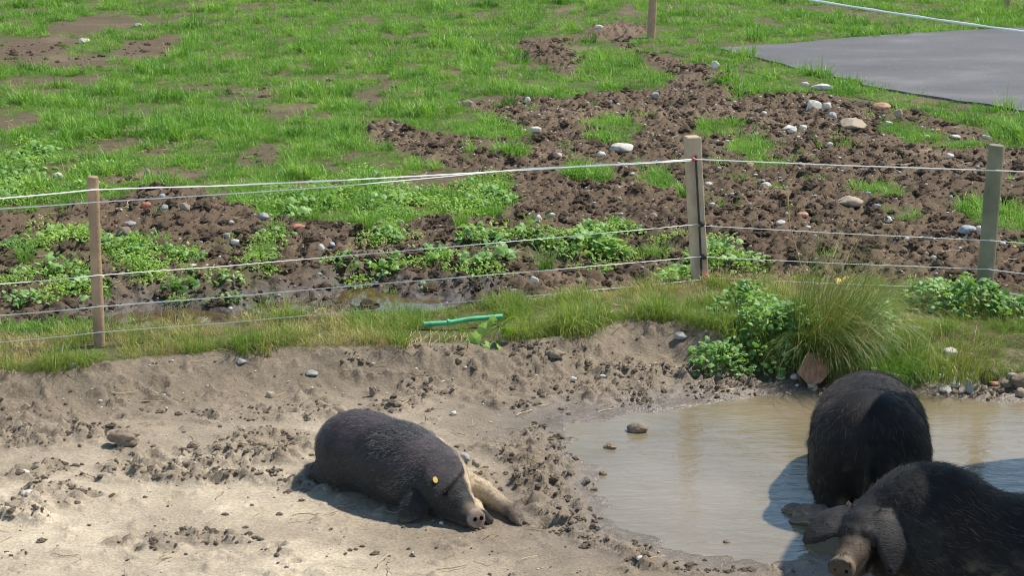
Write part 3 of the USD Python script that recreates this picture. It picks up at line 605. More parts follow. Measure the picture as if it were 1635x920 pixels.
far = thing('rope_fence', 'far fence of pale rope strung from a round post past the asphalt', 'fence')
F0, F1 = post_at(1039, 61, 1046, -52)
p = obj('post', round_post(F0, F1, .062, .058, 13), M['wood_brown_look'], far, 40); tag(p, 'round brown post at the bare strip')
G0 = on_plane(1765, 225); G0[2] = 0; gz1 = z_at(G0[0], G0[1], 68)
obj('post', round_post(G0, [G0[0], G0[1], gz1 + .1], .06, .057, 15), M['wood_brown_look'], far, 40)
rp = run([on_post(F0, F1, -46, .07), np.array([G0[0], G0[1] - .07, gz1])], .05, 30)
def rope_twist(pts, rad):
    v, f = tube(pts, rad * (1 + .25 * np.sin(np.arange(len(pts)) * 2.3)), 6); return v, f
obj('rope', rope_twist(rp, .013), M['rope_look'], far, 60)
K0, K1 = post_at(1608, 23, 1610, -70)
bp = thing('boundary_post', 'round brown post at the far edge of the asphalt', 'post', K0)
obj('shaft', round_post([0, 0, 0], K1 - K0, .055, .05, 17), M['wood_brown_look'], bp, 40)

# ------------------------------------------------------------------ stones
def stone_mesh(rx, ry, rz, seed, rough=.16, sub=2, cut=.0):
    m = trimesh.creation.icosphere(sub); v = m.vertices.copy()
    o = np.array([seed * 3.7, seed * 1.3, seed * .7])
    d = 1 + (fbm(v * 1.1 + o, 3, 3) - .5) * rough * 3.2 + (fbm(v * 3 + o, 2, 5) - .5) * rough
    v = v * d[:, None]
    if cut:
        for s in range(4):
            r = np.random.default_rng(seed * 10 + s); n = r.normal(size=3); n /= np.linalg.norm(n); lim = 1 - cut * r.uniform(.5, 1.2)
            e = v @ n; v = v - np.where(e > lim, e - lim, 0)[:, None] * n
    return v * [rx, ry, rz], m.faces
SHADE = {'w': 'stone_white_look', 'g': 'stone_grey_look', 'b': 'stone_blue_look', 't': 'stone_tan_look', 'r': 'stone_red_look', 'n': 'stone_brown_look', 'c': 'terracotta_look', 'k': 'clod_look', 's': 'soil_clod_look'}
def stone(px, py, wpx, hpx, col, label, seed, group=None, cut=0.0, name='stone', cat='stone', sink=.3, rough=.16, sub=2):
    """px, py: the middle of the stone's foot; wpx, hpx: its size in the picture."""
    q = on_ground(px, py)
    if q[2] < WATER - .004 and q[1] < 11: q = on_plane(px, py, WATER - .006)
    s = F_PX / (q[1] * cp + (CAM_H - q[2]) * sp)
    w = wpx / s; h = hpx / s; el = math.atan2(CAM_H - q[2], q[1])
    ry = w * .40; rz = max(.3 * w, (h - 2 * ry * math.sin(el) * .6) / math.cos(el) / (2 - sink)) if hpx else .3 * w
    rz = rz if hpx < wpx * 1.1 else h / 1.8
    rz = min(rz, h / (1.6))
    x = thing(name, label, cat, (q[0], q[1] + ry * .4, q[2] + rz * (1 - sink)), 0, group)
    obj('body', stone_mesh(w / 2, ry, rz, seed, rough, sub, cut), M[SHADE[col]], x, 50)
    return x
named = [  # right shore
 (1137, 587, 20, 15, 'w', 'egg-shaped pale stone on the mud between puddle and leafy bush'), (1147, 597, 12, 9, 'w', 'small white pebble touching the egg-shaped pale stone'),
 (1085, 567, 20, 10, 'g', 'flat grey stone on the mud below the squared pale post'), (1230, 584, 20, 15, 'w', 'angular pinkish white stone left of the broken tile'), (1247, 606, 14, 10, 'w', 'round white pebble left of the broken tile, nearer the puddle'),
 (1269, 606, 14, 11, 'w', 'round white pebble touching the broken tile'), (1298, 623, 20, 14, 't', 'tan stone at the water edge below the broken tile'), (1393, 606, 20, 22, 'w', 'tall white stone at the left of the stone heap behind the standing pig'),
 (1402, 594, 32, 13, 'b', 'long greenish grey stone on top of the stone heap'), (1409, 608, 14, 14, 'w', 'small white stone in the middle of the stone heap'), (1422, 608, 22, 17, 'w', 'largest white stone of the heap behind the standing pig'), (1432, 612, 14, 14, 'w', 'round white stone at the right of the stone heap'),
 (1427, 589, 16, 7, 'w', 'flat whitish stone in the grass above the stone heap'), (1458, 584, 26, 12, 'b', 'flat bluish stone half in the grass right of the heap'), (1516, 598, 26, 17, 'w', 'largest rounded white stone at the grass edge right of the pigs'),
 (1464, 609, 24, 14, 'n', 'brown stone right of the white heap'), (1484, 609, 18, 11, 'n', 'smaller dark brown stone beside the brown stone'), (1445, 608, 14, 7, 'w', 'flat white pebble between heap and brown stone'), (1509, 627, 20, 13, 'w', 'white stone on the wet shore below the largest rounded stone'),
 (1547, 633, 12, 24, 'b', 'upright slate blue stone on the shore'), (1571, 625, 12, 10, 't', 'small tan stone right of the upright blue stone'), (1587, 616, 16, 10, 'c', 'small red brick piece on the right shore'), (1617, 612, 22, 19, 'b', 'tilted angular pale grey stone near the right edge of the shore'),
 (1526, 618, 16, 8, 'w', 'flat white chip left of the upright blue stone'), (1503, 612, 14, 7, 'w', 'low white chip under the largest rounded stone'), (1627, 675, 18, 16, 't', 'tan stone standing in the puddle at the right'), (1606, 657, 26, 10, 'n', 'flat brown stone at the water edge on the right'),
 # pen
 (117, 629, 13, 10, 'b', 'blue grey pebble alone on the mud at the left'), (431, 635, 16, 12, 't', 'tan pebble alone on the mud above the lying pig'), (497, 570, 20, 7, 'g', 'flat grey stone on the mud just below the verge'), (384, 568, 16, 8, 'g', 'grey stone lodged on a dark clod below the verge'),
 (37, 762, 18, 8, 'w', 'pale stone on the trodden mud at the left edge, upper one'), (43, 786, 22, 7, 'w', 'long pale stone among dark clods at the left edge'), (725, 663, 12, 6, 'w', 'small white chip on the mud behind the lying pig'), (962, 604, 10, 7, 'w', 'white pebble beside a dark clod above the puddle'),
 (915, 616, 12, 6, 'w', 'flat whitish pebble above the left end of the puddle'), (742, 741, 24, 12, 'g', 'grey stone beside the shoulder of the lying pig'), (760, 746, 14, 14, 't', 'tan stone right of the grey one at the pig shoulder'), (752, 757, 20, 9, 't', 'flat stone in front of the two at the pig shoulder'),
 (705, 838, 8, 6, 'w', 'tiny white pebble beside the snout of the lying pig'), (1022, 903, 14, 8, 'w', 'whitish pebble below the puddle at the lower edge'),
 # pasture
 (134, 70, 20, 10, 'w', 'white stone alone on bare turf in the upper left'), (219, 43, 18, 6, 'g', 'grey stone in the bare turf at the upper left'), (92, 285, 16, 12, 'w', 'whitish stone left of the slim brown post top'), (235, 281, 10, 14, 't', 'upright tan stone right of the slim brown post top'), (214, 215, 12, 9, 'b', 'small bluish white stone in the left turf'),
 (233, 338, 16, 12, 'r', 'orange red stone right of the slim brown post'), (476, 366, 20, 10, 'r', 'orange red tile piece below the turf edge'), (376, 388, 18, 11, 'w', 'white stone above the leafy weeds left of centre'), (310, 430, 16, 9, 'w', 'white stone just above the third wire'), (263, 335, 16, 10, 'g', 'grey stone beside the orange red stone'),
 (296, 337, 16, 13, 't', 'round tan stone right of the orange red stone'), (198, 380, 26, 20, 'n', 'big cracked brown lump beside the slim brown post'), (207, 357, 22, 12, 'g', 'grey stone above the cracked brown lump'), (362, 385, 12, 8, 'g', 'grey stone touching the white one above the leafy weeds'), (420, 352, 18, 12, 'g', 'pointed grey stone under the turf edge'),
 (588, 417, 10, 10, 'w', 'round white pebble left of the middle weed patch'), (532, 395, 14, 10, 'b', 'bluish stone on churned soil left of centre'), (512, 399, 12, 12, 'w', 'white stone beside the bluish one left of centre'), (852, 454, 16, 12, 'w', 'pale stone just behind the verge left of the dark hole'), (820, 466, 12, 8, 'w', 'smaller pale stone left of the pale one behind the verge'), (924, 452, 14, 9, 'n', 'brown stone right of the dark hole'),
 (860, 352, 10, 12, 'w', 'brightest white stone of the trio on bare soil'), (827, 343, 10, 9, 't', 'tan stone at the left of the trio on bare soil'), (881, 346, 10, 7, 'w', 'flat ring-like white stone at the right of the trio'), (1044, 352, 14, 12, 't', 'tan stone left of the squared pale post'),
 (855, 214, 20, 11, 'w', 'white oval stone in the soil above the top wire'), (992, 247, 40, 14, 'w', 'large flat whitish slab stone above the top wire'), (960, 246, 14, 8, 'w', 'white stone left of the large flat slab'), (745, 170, 18, 14, 't', 'tan stone at the end of the turf tongue'), (842, 165, 12, 12, 'w', 'pale upright stone at the upper soil edge'),
 (805, 240, 12, 8, 'w', 'white stone in the sparse grass above the top wire'), (975, 168, 12, 8, 'w', 'white stone below the green patch in the soil'), (1046, 157, 14, 8, 'g', 'grey white stone right of the green patch'), (956, 44, 14, 6, 'w', 'white stone at the far bare strip'), (1258, 208, 20, 11, 'w', 'left one of three white stones in the right soil'), (1266, 212, 14, 10, 'w', 'middle one of three white stones in the right soil'), (1283, 207, 15, 11, 'w', 'right one of three white stones in the right soil'),
 (1300, 178, 30, 20, 'w', 'tall knobbly white stone in the right soil'), (1320, 180, 16, 11, 'w', 'white stone just right of the knobbly one'), (1330, 186, 18, 16, 'g', 'grey white stone at the lower end of the knobbly group'), (1362, 208, 50, 18, 't', 'large flat tan slab in the right soil'), (1312, 143, 36, 9, 'w', 'long flat whitish slab by the asphalt grass'), (1285, 138, 14, 8, 'w', 'white stone left of the long flat slab'),
 (1419, 196, 14, 9, 'w', 'white stone right of the large tan slab'), (1435, 188, 14, 16, 't', 'tan stone near the reddish clod by the asphalt'), (1410, 172, 30, 10, 'c', 'reddish clod by the asphalt grass'), (1140, 112, 14, 13, 'w', 'white stone at the tip of the asphalt grass'), (1223, 298, 16, 9, 'w', 'white stone right of the squared post above the second wire'), (1197, 272, 12, 14, 'c', 'upright reddish stone at the green patch by the top wire'),
 (1357, 330, 46, 16, 't', 'large crumbly tan stone in the middle of the right soil'), (1282, 347, 18, 9, 'c', 'reddish stone left of the crumbly tan one'), (1400, 333, 14, 9, 'b', 'bluish stone right of the crumbly tan one'), (1420, 354, 18, 10, 'w', 'white stone below the bluish one'), (1546, 373, 32, 14, 'b', 'large blue grey stone left of the greenish post'), (1563, 371, 14, 12, 'w', 'cream stone touching the blue grey one'), (1485, 380, 36, 8, 'w', 'flat whitish stone at the second wire'), (1246, 366, 14, 8, 'w', 'white stone right of the squared post at the second wire'),
 (1132, 296, 12, 8, 'w', 'white stone just right of the squared post'), (1138, 330, 12, 8, 'w', 'lower white stone just right of the squared post'), (1325, 230, 10, 7, 'w', 'small white stone below the large tan slab'), (1526, 219, 18, 7, 'w', 'flat white stone left of the greenish post head'), (1574, 223, 14, 7, 'w', 'flat white stone above the greenish post head'), (1517, 257, 14, 9, 'w', 'white stone left of the greenish post'), (1477, 458, 10, 8, 'w', 'white pebble behind the tussock grass'), (1498, 210, 14, 8, 'c', 'reddish stone left of the asphalt grass bend'),
 (1110, 250, 14, 9, 'c', 'reddish stone hidden behind the squared post head'), (1480, 222, 12, 8, 'w', 'white stone at the small green patch'), (635, 420, 12, 7, 'w', 'white chip under the middle weed patch'), (705, 365, 14, 9, 'g', 'grey stone below the turf edge in the middle'), (640, 358, 10, 8, 'w', 'pale stone in the soil notch of the turf')]
named = [q for q in named if q[0:2] != (1110, 250)]
for i, (px, py, a, b, c, lab) in enumerate(named):
    stone(px, py, a, b, c, lab, 1000 + i, cut=(.42, .25, .15)[i % 3], sub=2, rough=(.32, .24, .28)[i % 3], sink=.42)
stone(1018, 692, 34, 15, 'k', 'rounded muddy stone standing out of the puddle', 55, sub=3)
# alike small stones on the soil, by where they lie
def strew(n, poly_px, label, group, cols, size, seed, cat='stone', name='stone', zone=None):
    r = np.random.default_rng(seed); P = Polygon(poly_px); x0, y0, x1, y1 = P.bounds; k = 0
    while k < n:
        px, py = r.uniform(x0, x1), r.uniform(y0, y1)
        if not P.contains(Point(px, py)): continue
        q = on_ground(px, py)
        tf, wv, sl = (on_grid(A_, q[:1], q[1:2]) for A_ in (turf_, weed_, soil_))
        if zone is None and (tf[0] > .35 or wv[0] > .5 or sl[0] < .5): continue
        if zone == 'pen' and PUD.distance(Point(q[0], q[1])) < .05: continue
        w = r.uniform(*size) * (.75 + .5 * r.random() ** 2)
        stone(px, py, w, w * r.uniform(.5, .8), cols[r.integers(len(cols))], label, seed * 100 + k, group, cut=.4 * r.random(), sub=1, rough=.32, sink=.55, name=name, cat=cat); k += 1
strew(60, [(1130, 110), (1300, 150), (1500, 200), (1635, 220), (1635, 330), (1130, 330), (1060, 160)], 'small pale stone lying among others on the churned soil before the asphalt', 'small stones on the soil before the asphalt', 'wwwtgb', (5, 9), 21)
strew(40, [(1130, 330), (1635, 330), (1635, 450), (1250, 430), (1130, 430)], 'small pale stone lying among others on the churned soil behind the tussock', 'small stones on the soil behind the tussock', 'wwtgbc', (6, 10), 22)
strew(45, [(760, 165), (1080, 140), (1100, 440), (840, 470), (820, 250)], 'small pale stone lying among others on the churned soil left of the squared post', 'small stones on the soil left of the squared post', 'wwtgt', (5, 9), 23)
strew(50, [(165, 310), (400, 310), (640, 375), (760, 380), (740, 470), (165, 480)], 'small stone lying among others on the churned soil between the two front posts', 'small stones on the soil between the posts', 'wwtgbr', (5, 10), 24)
strew(25, [(0, 590), (500, 560), (1000, 530), (1100, 560), (1000, 640), (500, 660), (0, 660)], 'tiny pale pebble among others in the mud below the verge', 'pebbles in the mud below the verge', 'wwt', (4, 8), 25, zone='pen', cat='pebble', name='pebble')
strew(16, [(1250, 600), (1635, 600), (1635, 640), (1500, 632), (1250, 628)], 'small pebble among others on the shore behind the pigs', 'pebbles on the shore behind the pigs', 'wwtn', (5, 10), 26, zone='pen', cat='pebble', name='pebble')
# broken tile
tq = on_ground(1297, 606)
tl = thing('broken_tile', 'broken terracotta tile lying below the tussock grass', 'tile', tq + [0, -.05, .085], .2)
tp = np.array([(-.085, -.02), (-.03, -.075), (.025, -.06), (.085, .0), (.05, .055), (-.03, .06)])
bx = trimesh.creation.extrude_polygon(Polygon(tp * [1.3, 1.5]), .026, engine='earcut'); bx = bx.subdivide(); bx.vertices += (noise(bx.vertices * 60) - .5)[:, None] * .006
bx.apply_transform(trimesh.transformations.euler_matrix(1.0, .10, 0)); obj('slab', bx, M['terracotta_look'], tl)
bx2 = trimesh.creation.extrude_polygon(Polygon(tp * .6), .02, engine='earcut'); bx2.apply_transform(trimesh.transformations.euler_matrix(.9, -.5, .4)); bx2.apply_translation([-.045, .02, -.01]); obj('splinter', bx2, M['terracotta_look'], tl)
# mud lumps that stand out singly
lumps = [(200, 710, 48, 22, 'big rounded mud lump on the pen floor at the left'), (975, 718, 22, 9, 'crumbly mud lump poking out of the puddle edge'), (963, 761, 12, 9, 'dark mud lump in the shallow water near the lying pig'), (690, 578, 14, 14, 'dark clod on the bank below the green pipe'), (595, 586, 13, 16, 'dark upright clod on the bank left of the green pipe'),
         (695, 612, 12, 9, 'lowest dark clod of the row below the green pipe'), (733, 602, 10, 9, 'small round clod below the green pipe plant'), (885, 590, 26, 14, 'broad clod on the bank below the long hanging grass'), (308, 715, 18, 10, 'flat dark clod right of the big mud lump'), (33, 766, 14, 10, 'black clod at the left edge of the pen'),
         (673, 505, 24, 22, 'brown clod at the left end of the green pipe'), (1583, 612, 26, 22, 'dark clod heap at the grass edge on the right shore'), (1630, 640, 40, 22, 'dark wet clods at the right end of the shore'), (1160, 869, 10, 8, 'tiny clod poking from the shallow water by the lower shore'), (855, 790, 14, 10, 'dark clod right of the lying pig foreleg'), (1300, 838, 70, 26, 'churned wet mud heaped in the puddle at the sow hind foot'), (1272, 822, 40, 12, 'flat wet mud clod in the puddle beside the churned heap')]
for i, (px, py, a, b, lab) in enumerate(lumps):
    stone(px, py, a, b, 'k', lab, 2000 + i, name='mud_lump', cat='clod', sub=3, rough=.34, sink=.35)
# the uncountable crumbs
def crumb(seed):
    m = trimesh.creation.icosphere(2); v = m.vertices; o = seed * 2.3
    v = v * (1 + (fbm(v * 1.2 + o, 3, 2) - .5) * 1.5 + (fbm(v * 3.0 + o, 2, 4) - .5) * 1.1)[:, None] * [1.15, .8, .60]; return v, m.faces
cr = [crumb(i) for i in range(8)]
C = candidates(6.9, 11.6, .021, 8); t = yb(C[:, 0]) - C[:, 1]
cl = cover(PC, C[:, 0], C[:, 1]); gate = n2(C[:, 0], C[:, 1], 5.0, 95, 3)
dpc = sdist(PUD, C[:, 0], C[:, 1])
pr_ = (.012 + .72 * cl * sstep(.38, .62, gate)) * sstep(-.06, .04, dpc) + .06 * sstep(.62, .75, gate)
C_ = C[(rng.uniform(0, 1, len(C)) < pr_) & (t > .05) & (dpc > -.12)]
big = rng.uniform(0, 1, len(C_)) ** 5
scatter('mud_crumbs', cr, [M['clod_look']] * 8, stand(C_) + [0, 0, .002], .0025 + .0085 * rng.uniform(0, 1, len(C_)) ** 2.5 + .014 * big, rng.integers(0, 8, len(C_)), 'crumbly dark mud crumbs strewn over the pen floor', 'mud')
print('crumbs', len(C_))
C = candidates(11.2, 27, .042, 9, far_grow=.03)
tf, wv, sl = masks(C[:, 0], C[:, 1])
C_ = C[(rng.uniform(0, 1, len(C)) < np.clip(np.maximum(sl, .5 * cover(PB, C[:, 0], C[:, 1])) * (1 - tf), 0, 1) * .62) & (C[:, 1] > yk(C[:, 0]) + .06) & (sdist(DITCH, C[:, 0], C[:, 1]) > .03) & (sdist(ASPH, C[:, 0], C[:, 1]) > .1)]
scatter('soil_crumbs', cr, [M['soil_clod_look']] * 8, stand(C_), .005 + .010 * rng.uniform(0, 1, len(C_)) ** 2.5 + .050 * rng.uniform(0, 1, len(C_)) ** 9, rng.integers(0, 8, len(C_)), 'dark crumbs of churned soil across the rooted-up pasture', 'soil')
print('soil crumbs', len(C_))
def straw_bit(seed):
    r = np.random.default_rng(seed); p = np.cumsum(np.vstack([[0, 0, .004], np.column_stack([r.uniform(.015, .03, 4), r.normal(0, .008, 4), r.normal(0, .003, 4)])]), 0); return tube(p, .0016, 3, False)
C = np.vstack([candidates(6.9, 11.6, .16, 12), candidates(11.3, 20, .14, 13)]); C_ = C[(rng.uniform(0, 1, len(C)) < .35) & (sdist(PUD, C[:, 0], C[:, 1]) > .02) & (sdist(DITCH, C[:, 0], C[:, 1]) > .02)]
scatter('straw_litter', [straw_bit(i) for i in range(5)], [M['straw_look']] * 5, stand(C_) + [0, 0, .004], rng.uniform(.5, 1.6, len(C_)), rng.integers(0, 5, len(C_)), 'short bits of dry straw scattered over mud and soil', 'straw')
gv = [stone_mesh(1, .8, .6, i, .15, 1) for i in range(4)]
C = np.vstack([candidates(6.9, 11.6, .09, 10), candidates(11.3, 24, .10, 11)]); tf, wv, sl = masks(C[:, 0], C[:, 1]); t = yb(C[:, 0]) - C[:, 1]
ok = ((t > .05) & (rng.uniform(0, 1, len(C)) < .30) & (sdist(PUD, C[:, 0], C[:, 1]) > .03)) | ((C[:, 1] > yk(C[:, 0]) + .1) & (sl > .5) & (tf < .3) & (rng.uniform(0, 1, len(C)) < .42) & (sdist(DITCH, C[:, 0], C[:, 1]) > .03))
C_ = C[ok]
scatter('gravel', gv, [M['stone_white_look'], M['stone_tan_look'], M['stone_grey_look'], M['stone_white_look']], stand(C_) + [0, 0, .002], .003 + .006 * rng.uniform(0, 1, len(C_)) ** 3 + .0011 * np.clip(C_[:, 1] - 10, 0, 10) * rng.uniform(.2, 1.2, len(C_)), rng.integers(0, 4, len(C_)), 'tiny pale grit scattered over mud and soil', 'gravel')

# ------------------------------------------------------------------ single plants
tb = on_ground(1318, 548)
tus = thing('rush_tussock', 'tall clump of thin green and straw rush grass beside the puddle', 'grass clump', tb)
r = np.random.default_rng(5)
m1 = blades(900, .24, .35, 1.02, .95, .0045, 501, .45, np.array([1.1, .0, 0]), 6); m2 = blades(520, .24, .25, .60, 1.1, .0045, 502, .6, np.array([.45, -.7, 0]), 6); m3 = blades(280, .18, .40, .72, .32, .004, 503, .3, np.array([.3, .1, 0]), 6)
obj('green_blades', join(m1, m2, m3), M['rush_look'], tus)
obj('dry_blades', join(blades(190, .22, .4, 1.08, 1.0, .0036, 504, .4, np.array([1.1, .0, 0]), 6), blades(120, .22, .25, .6, 1.15, .0036, 505, .6, np.array([.3, -.7, 0]), 6)), M['straw_look'], tus)
lg = thing('grass_clump', 'long fresh green grass falling to the right beside the tussock', 'grass clump', on_ground(1415, 552))
obj('blades', join(blades(420, .26, .15, .42, 1.0, .0048, 511, .6, np.array([.6, -.5, 0]), 5), blades(200, .2, .2, .5, .8, .0045, 512, .5, np.array([.7, .1, 0]), 5)), M['turf_look'], lg)
lg = thing('grass_clump', 'yellowish long grass on the bank above the largest rounded stone', 'grass clump', on_ground(1520, 560))
obj('blades', join(blades(380, .30, .12, .34, 1.0, .0046, 513, .6, np.array([.2, -.6, 0]), 5)), M['verge_look'], lg)
obj('dry_blades', blades(160, .28, .15, .42, .95, .0036, 514, .5, np.array([.5, -.2, 0]), 5), M['straw_look'], lg)
sb = on_ground(1285, 525)
st1 = tube([sb, pt(sb[0] - .03, sb[1], 430), pt(sb[0] - .115, sb[1], 360), pt(sb[0] - .14, sb[1], 306)], [.003, .003, .0025, .005], 6)
sk_ = thing('seed_stalk', 'tall dry stalk with a slim seed head above the leafy bush', 'stalk', (0, 0, 0)); obj('stem', st1, M['straw_look'], sk_, 40)
q0 = pt(sb[0] - .112, sb[1], 328); mm = trimesh.creation.icosphere(2); obj('knot', (mm.vertices * [.009, .009, .012] + q0, mm.faces), M['straw_look'], sk_, 40)
def bush(name, label, cx, cy, wpx, h, n, seed, leaf=(.022, .045), group=None, flowers=0, deep=.28, lean=0):
    q = on_ground(cx, cy); s = F_PX / (q[1] * cp + 3 * sp); W = wpx / s / 2
    b = thing(name, label, 'plant', q, 0, group); r = np.random.default_rng(seed)
    a = r.uniform(0, 2 * np.pi, n); k = np.sqrt(r.uniform(0, 1, n)); ph = r.uniform(0, 6, 3)
    lump = 1 + .22 * np.sin(2 * a + ph[0]) + .15 * np.sin(5 * a + ph[1])
    px_, py_ = W * k * lump * np.cos(a), deep * k * lump * np.sin(a)
    top = h * (1 - .8 * k ** 2.2) * (.75 + .5 * n2(px_, py_, 9, seed % 50, 2)); z = top * r.uniform(.45, 1.05, n) ** .6
    pos = np.stack([px_ + lean * z, py_, z + gh(px_ + q[0], py_ + q[1]) - q[2]], -1)
    big = r.uniform(*leaf, n)
    obj('leaves', leaves(pos, a + r.normal(0, 1.0, n), r.normal(.05, .5, n), big, 'lobed', r.normal(0, .45, n)), M['bush_look'], b)
    m = max(20, n // 14); ix = r.choice(n, m, replace=False); st_ = []
    for i in ix:
        e = pos[i]; st_.append(tube([[e[0] * .55, e[1] * .55, gh(q[0] + e[0] * .55, q[1] + e[1] * .55)[0] - q[2] - .01], [e[0] * .85, e[1] * .85, e[2] * .6], e], [.003, .0025, .0018], 4, False))
    obj('stems', join(*st_), M['weed_look'], b)
    if flowers:
        ix = r.choice(n, flowers, replace=False); mm = trimesh.creation.icosphere(1)
        for i in ix: obj('flower', (mm.vertices * [.009, .009, .005] + pos[i] + [0, -.01, .02], mm.faces), M['stone_white_look'], b)
    return b
bush('leafy_bush', 'tallest leafy plant with tiny white flowers right against the tussock', 1282, 545, 120, .36, 420, 601, (.026, .055), flowers=10, deep=.20)
bush('leafy_bush', 'leafy plant in the middle of the thicket left of the tussock', 1225, 540, 120, .28, 360, 611, (.024, .052), flowers=7, deep=.22)
bush('leafy_bush', 'bright low leafy plant behind the thicket beside the squared post', 1190, 505, 100, .22, 300, 612, (.024, .05), flowers=3, deep=.2)
bush('leafy_bush', 'low leafy plant trailing down the bank at the left end of the thicket', 1150, 553, 90, .17, 300, 602, (.022, .046), flowers=4, deep=.2)
bush('leafy_bush', 'leafy plant hanging toward the broken tile', 1250, 572, 80, .2, 240, 613, (.022, .046), flowers=4, deep=.14)
bush('leafy_bush', 'bright leafy plant at the foot of the greenish post', 1560, 492, 110, .20, 260, 603, (.028, .055), deep=.22)
bush('leafy_bush', 'wide leafy plant right of the greenish post', 1625, 505, 110, .13, 220, 614, (.026, .052), deep=.22)
bush('leafy_bush', 'small leafy plant between tussock and greenish post', 1490, 492, 80, .2, 200, 604, (.026, .05), deep=.2)
bush('leafy_bush', 'small dark leafy plant just right of the tussock', 1395, 525, 80, .16, 160, 605, (.026, .05), flowers=3, deep=.2)
yl = on_ground(1336, 500); yf = thing('yellow_leaf', 'single yellowed leaf in front of the tussock', 'leaf', yl + [0, -.1, .22]); obj('blade', leaves(np.zeros((2, 3)), np.array([.4, 2.0]), np.array([.9, .6]), np.array([.07, .06])), M['yellow_tag_look'], yf)
yl = on_ground(1164, 545); yf = thing('yellow_flower', 'small yellow flower head low in the leafy plant by the squared post', 'flower', yl + [0, -.12, .10]); obj('head', (mm.vertices * [.014, .014, .008], mm.faces), M['yellow_tag_look'], yf)
# green pipe half buried in the verge
pa = on_ground(676, 527) + [0, 0, .035]; pb = on_ground(802, 517) + [0, -.01, .05]
gp = thing('green_pipe', 'bright green plastic pipe half buried in the verge', 'pipe')
obj('tube', tube([pa, pa + (pb - pa) * .3 + [0, 0, -.006], pa + (pb - pa) * .6 + [0, 0, .004], pb], .0155, 14), M['green_pipe_look'], gp, 40)
obj('rib', tube([pa + (pb - pa) * .30, pa + (pb - pa) * .33], .0168, 14), M['green_pipe_look'], gp, 40); obj('rib', tube([pa + (pb - pa) * .08, pa + (pb - pa) * .095], .0168, 14), M['green_pipe_look'], gp, 40)
# small plant with lobed leaves hanging from the pipe's end
hp = on_ground(790, 535); hp_t = thing('lobed_plant', 'small plant with large lobed leaves hanging below the green pipe', 'plant', hp + [0, -.15, .05])
for dx, dz, yaw, tl_, sz in ((-.07, .0, 3.4, -.5, .085), (-.03, .03, 2.4, .1, .08), (.035, .03, .5, -.1, .07), (-.01, -.045, 4.5, -.7, .09), (.02, -.05, 5.2, -.6, .08), (.045, .07, 1.0, .3, .075), (-.005, .07, 2.0, .4, .06), (-.08, -.04, 3.9, -.6, .07)):
    obj('leaf', leaves(np.array([[dx * 1.1, -.03, dz]]), np.array([yaw]), np.array([tl_]), np.array([sz * 1.35]), 'lobed', np.array([-.9])), M['weed_look'], hp_t)
    obj('stalk', tube([[.03, .02, .04], [dx * .7 + .01, -.02, dz * .6 + .03], [dx * 1.1, -.03, dz]], .0025, 5), M['weed_look'], hp_t)
def tuft_thing(px, py, n, h0, h1, seed, label, mt='turf_look', spread=.06, w_=.006):
    b = thing('grass_tuft', label, 'grass tuft', on_ground(px, py)); obj('blades', blades(n, spread, h0, h1, .7, w_, seed, .8, None, 5), M[mt], b)
tuft_thing(870, 404, 70, .15, .36, 701, 'long-bladed grass tuft among the weeds left of the squared post')
tuft_thing(415, 500, 26, .12, .26, 702, 'thin grass tuft standing beside the ditch puddle'); tuft_thing(218, 478, 26, .12, .24, 703, 'thin grass tuft right of the slim brown post')
tuft_thing(500, 352, 60, .10, .24, 704, 'long-bladed grass tuft hanging over the turf edge'); tuft_thing(585, 362, 60, .10, .24, 705, 'broad-bladed grass tuft in the middle of the turf edge'); tuft_thing(735, 365, 60, .10, .24, 706, 'fresh grass tuft at the right end of the turf edge')
tuft_thing(40, 408, 60, .12, .28, 707, 'grass tuft in the weeds at the left edge')
# dry roots hanging from the bank below the pipe
r = np.random.default_rng(9); rt = []
for i in range(60):
    a_ = on_ground(640 + r.uniform(-20, 120), 545 + r.uniform(-12, 8)) + [0, -.01, .03]
    rt.append(tube([a_, a_ + [r.normal(0, .03), -.04, -.02], a_ + [r.normal(0, .06), -.08 - r.uniform(0, .05), -.09]], [.002, .0018, .0012], 4, False))
tag(obj('dry_roots', join(*rt), M['straw_look']), 'dry straw coloured roots hanging from the bank under the green pipe', 'roots', None, 'stuff')
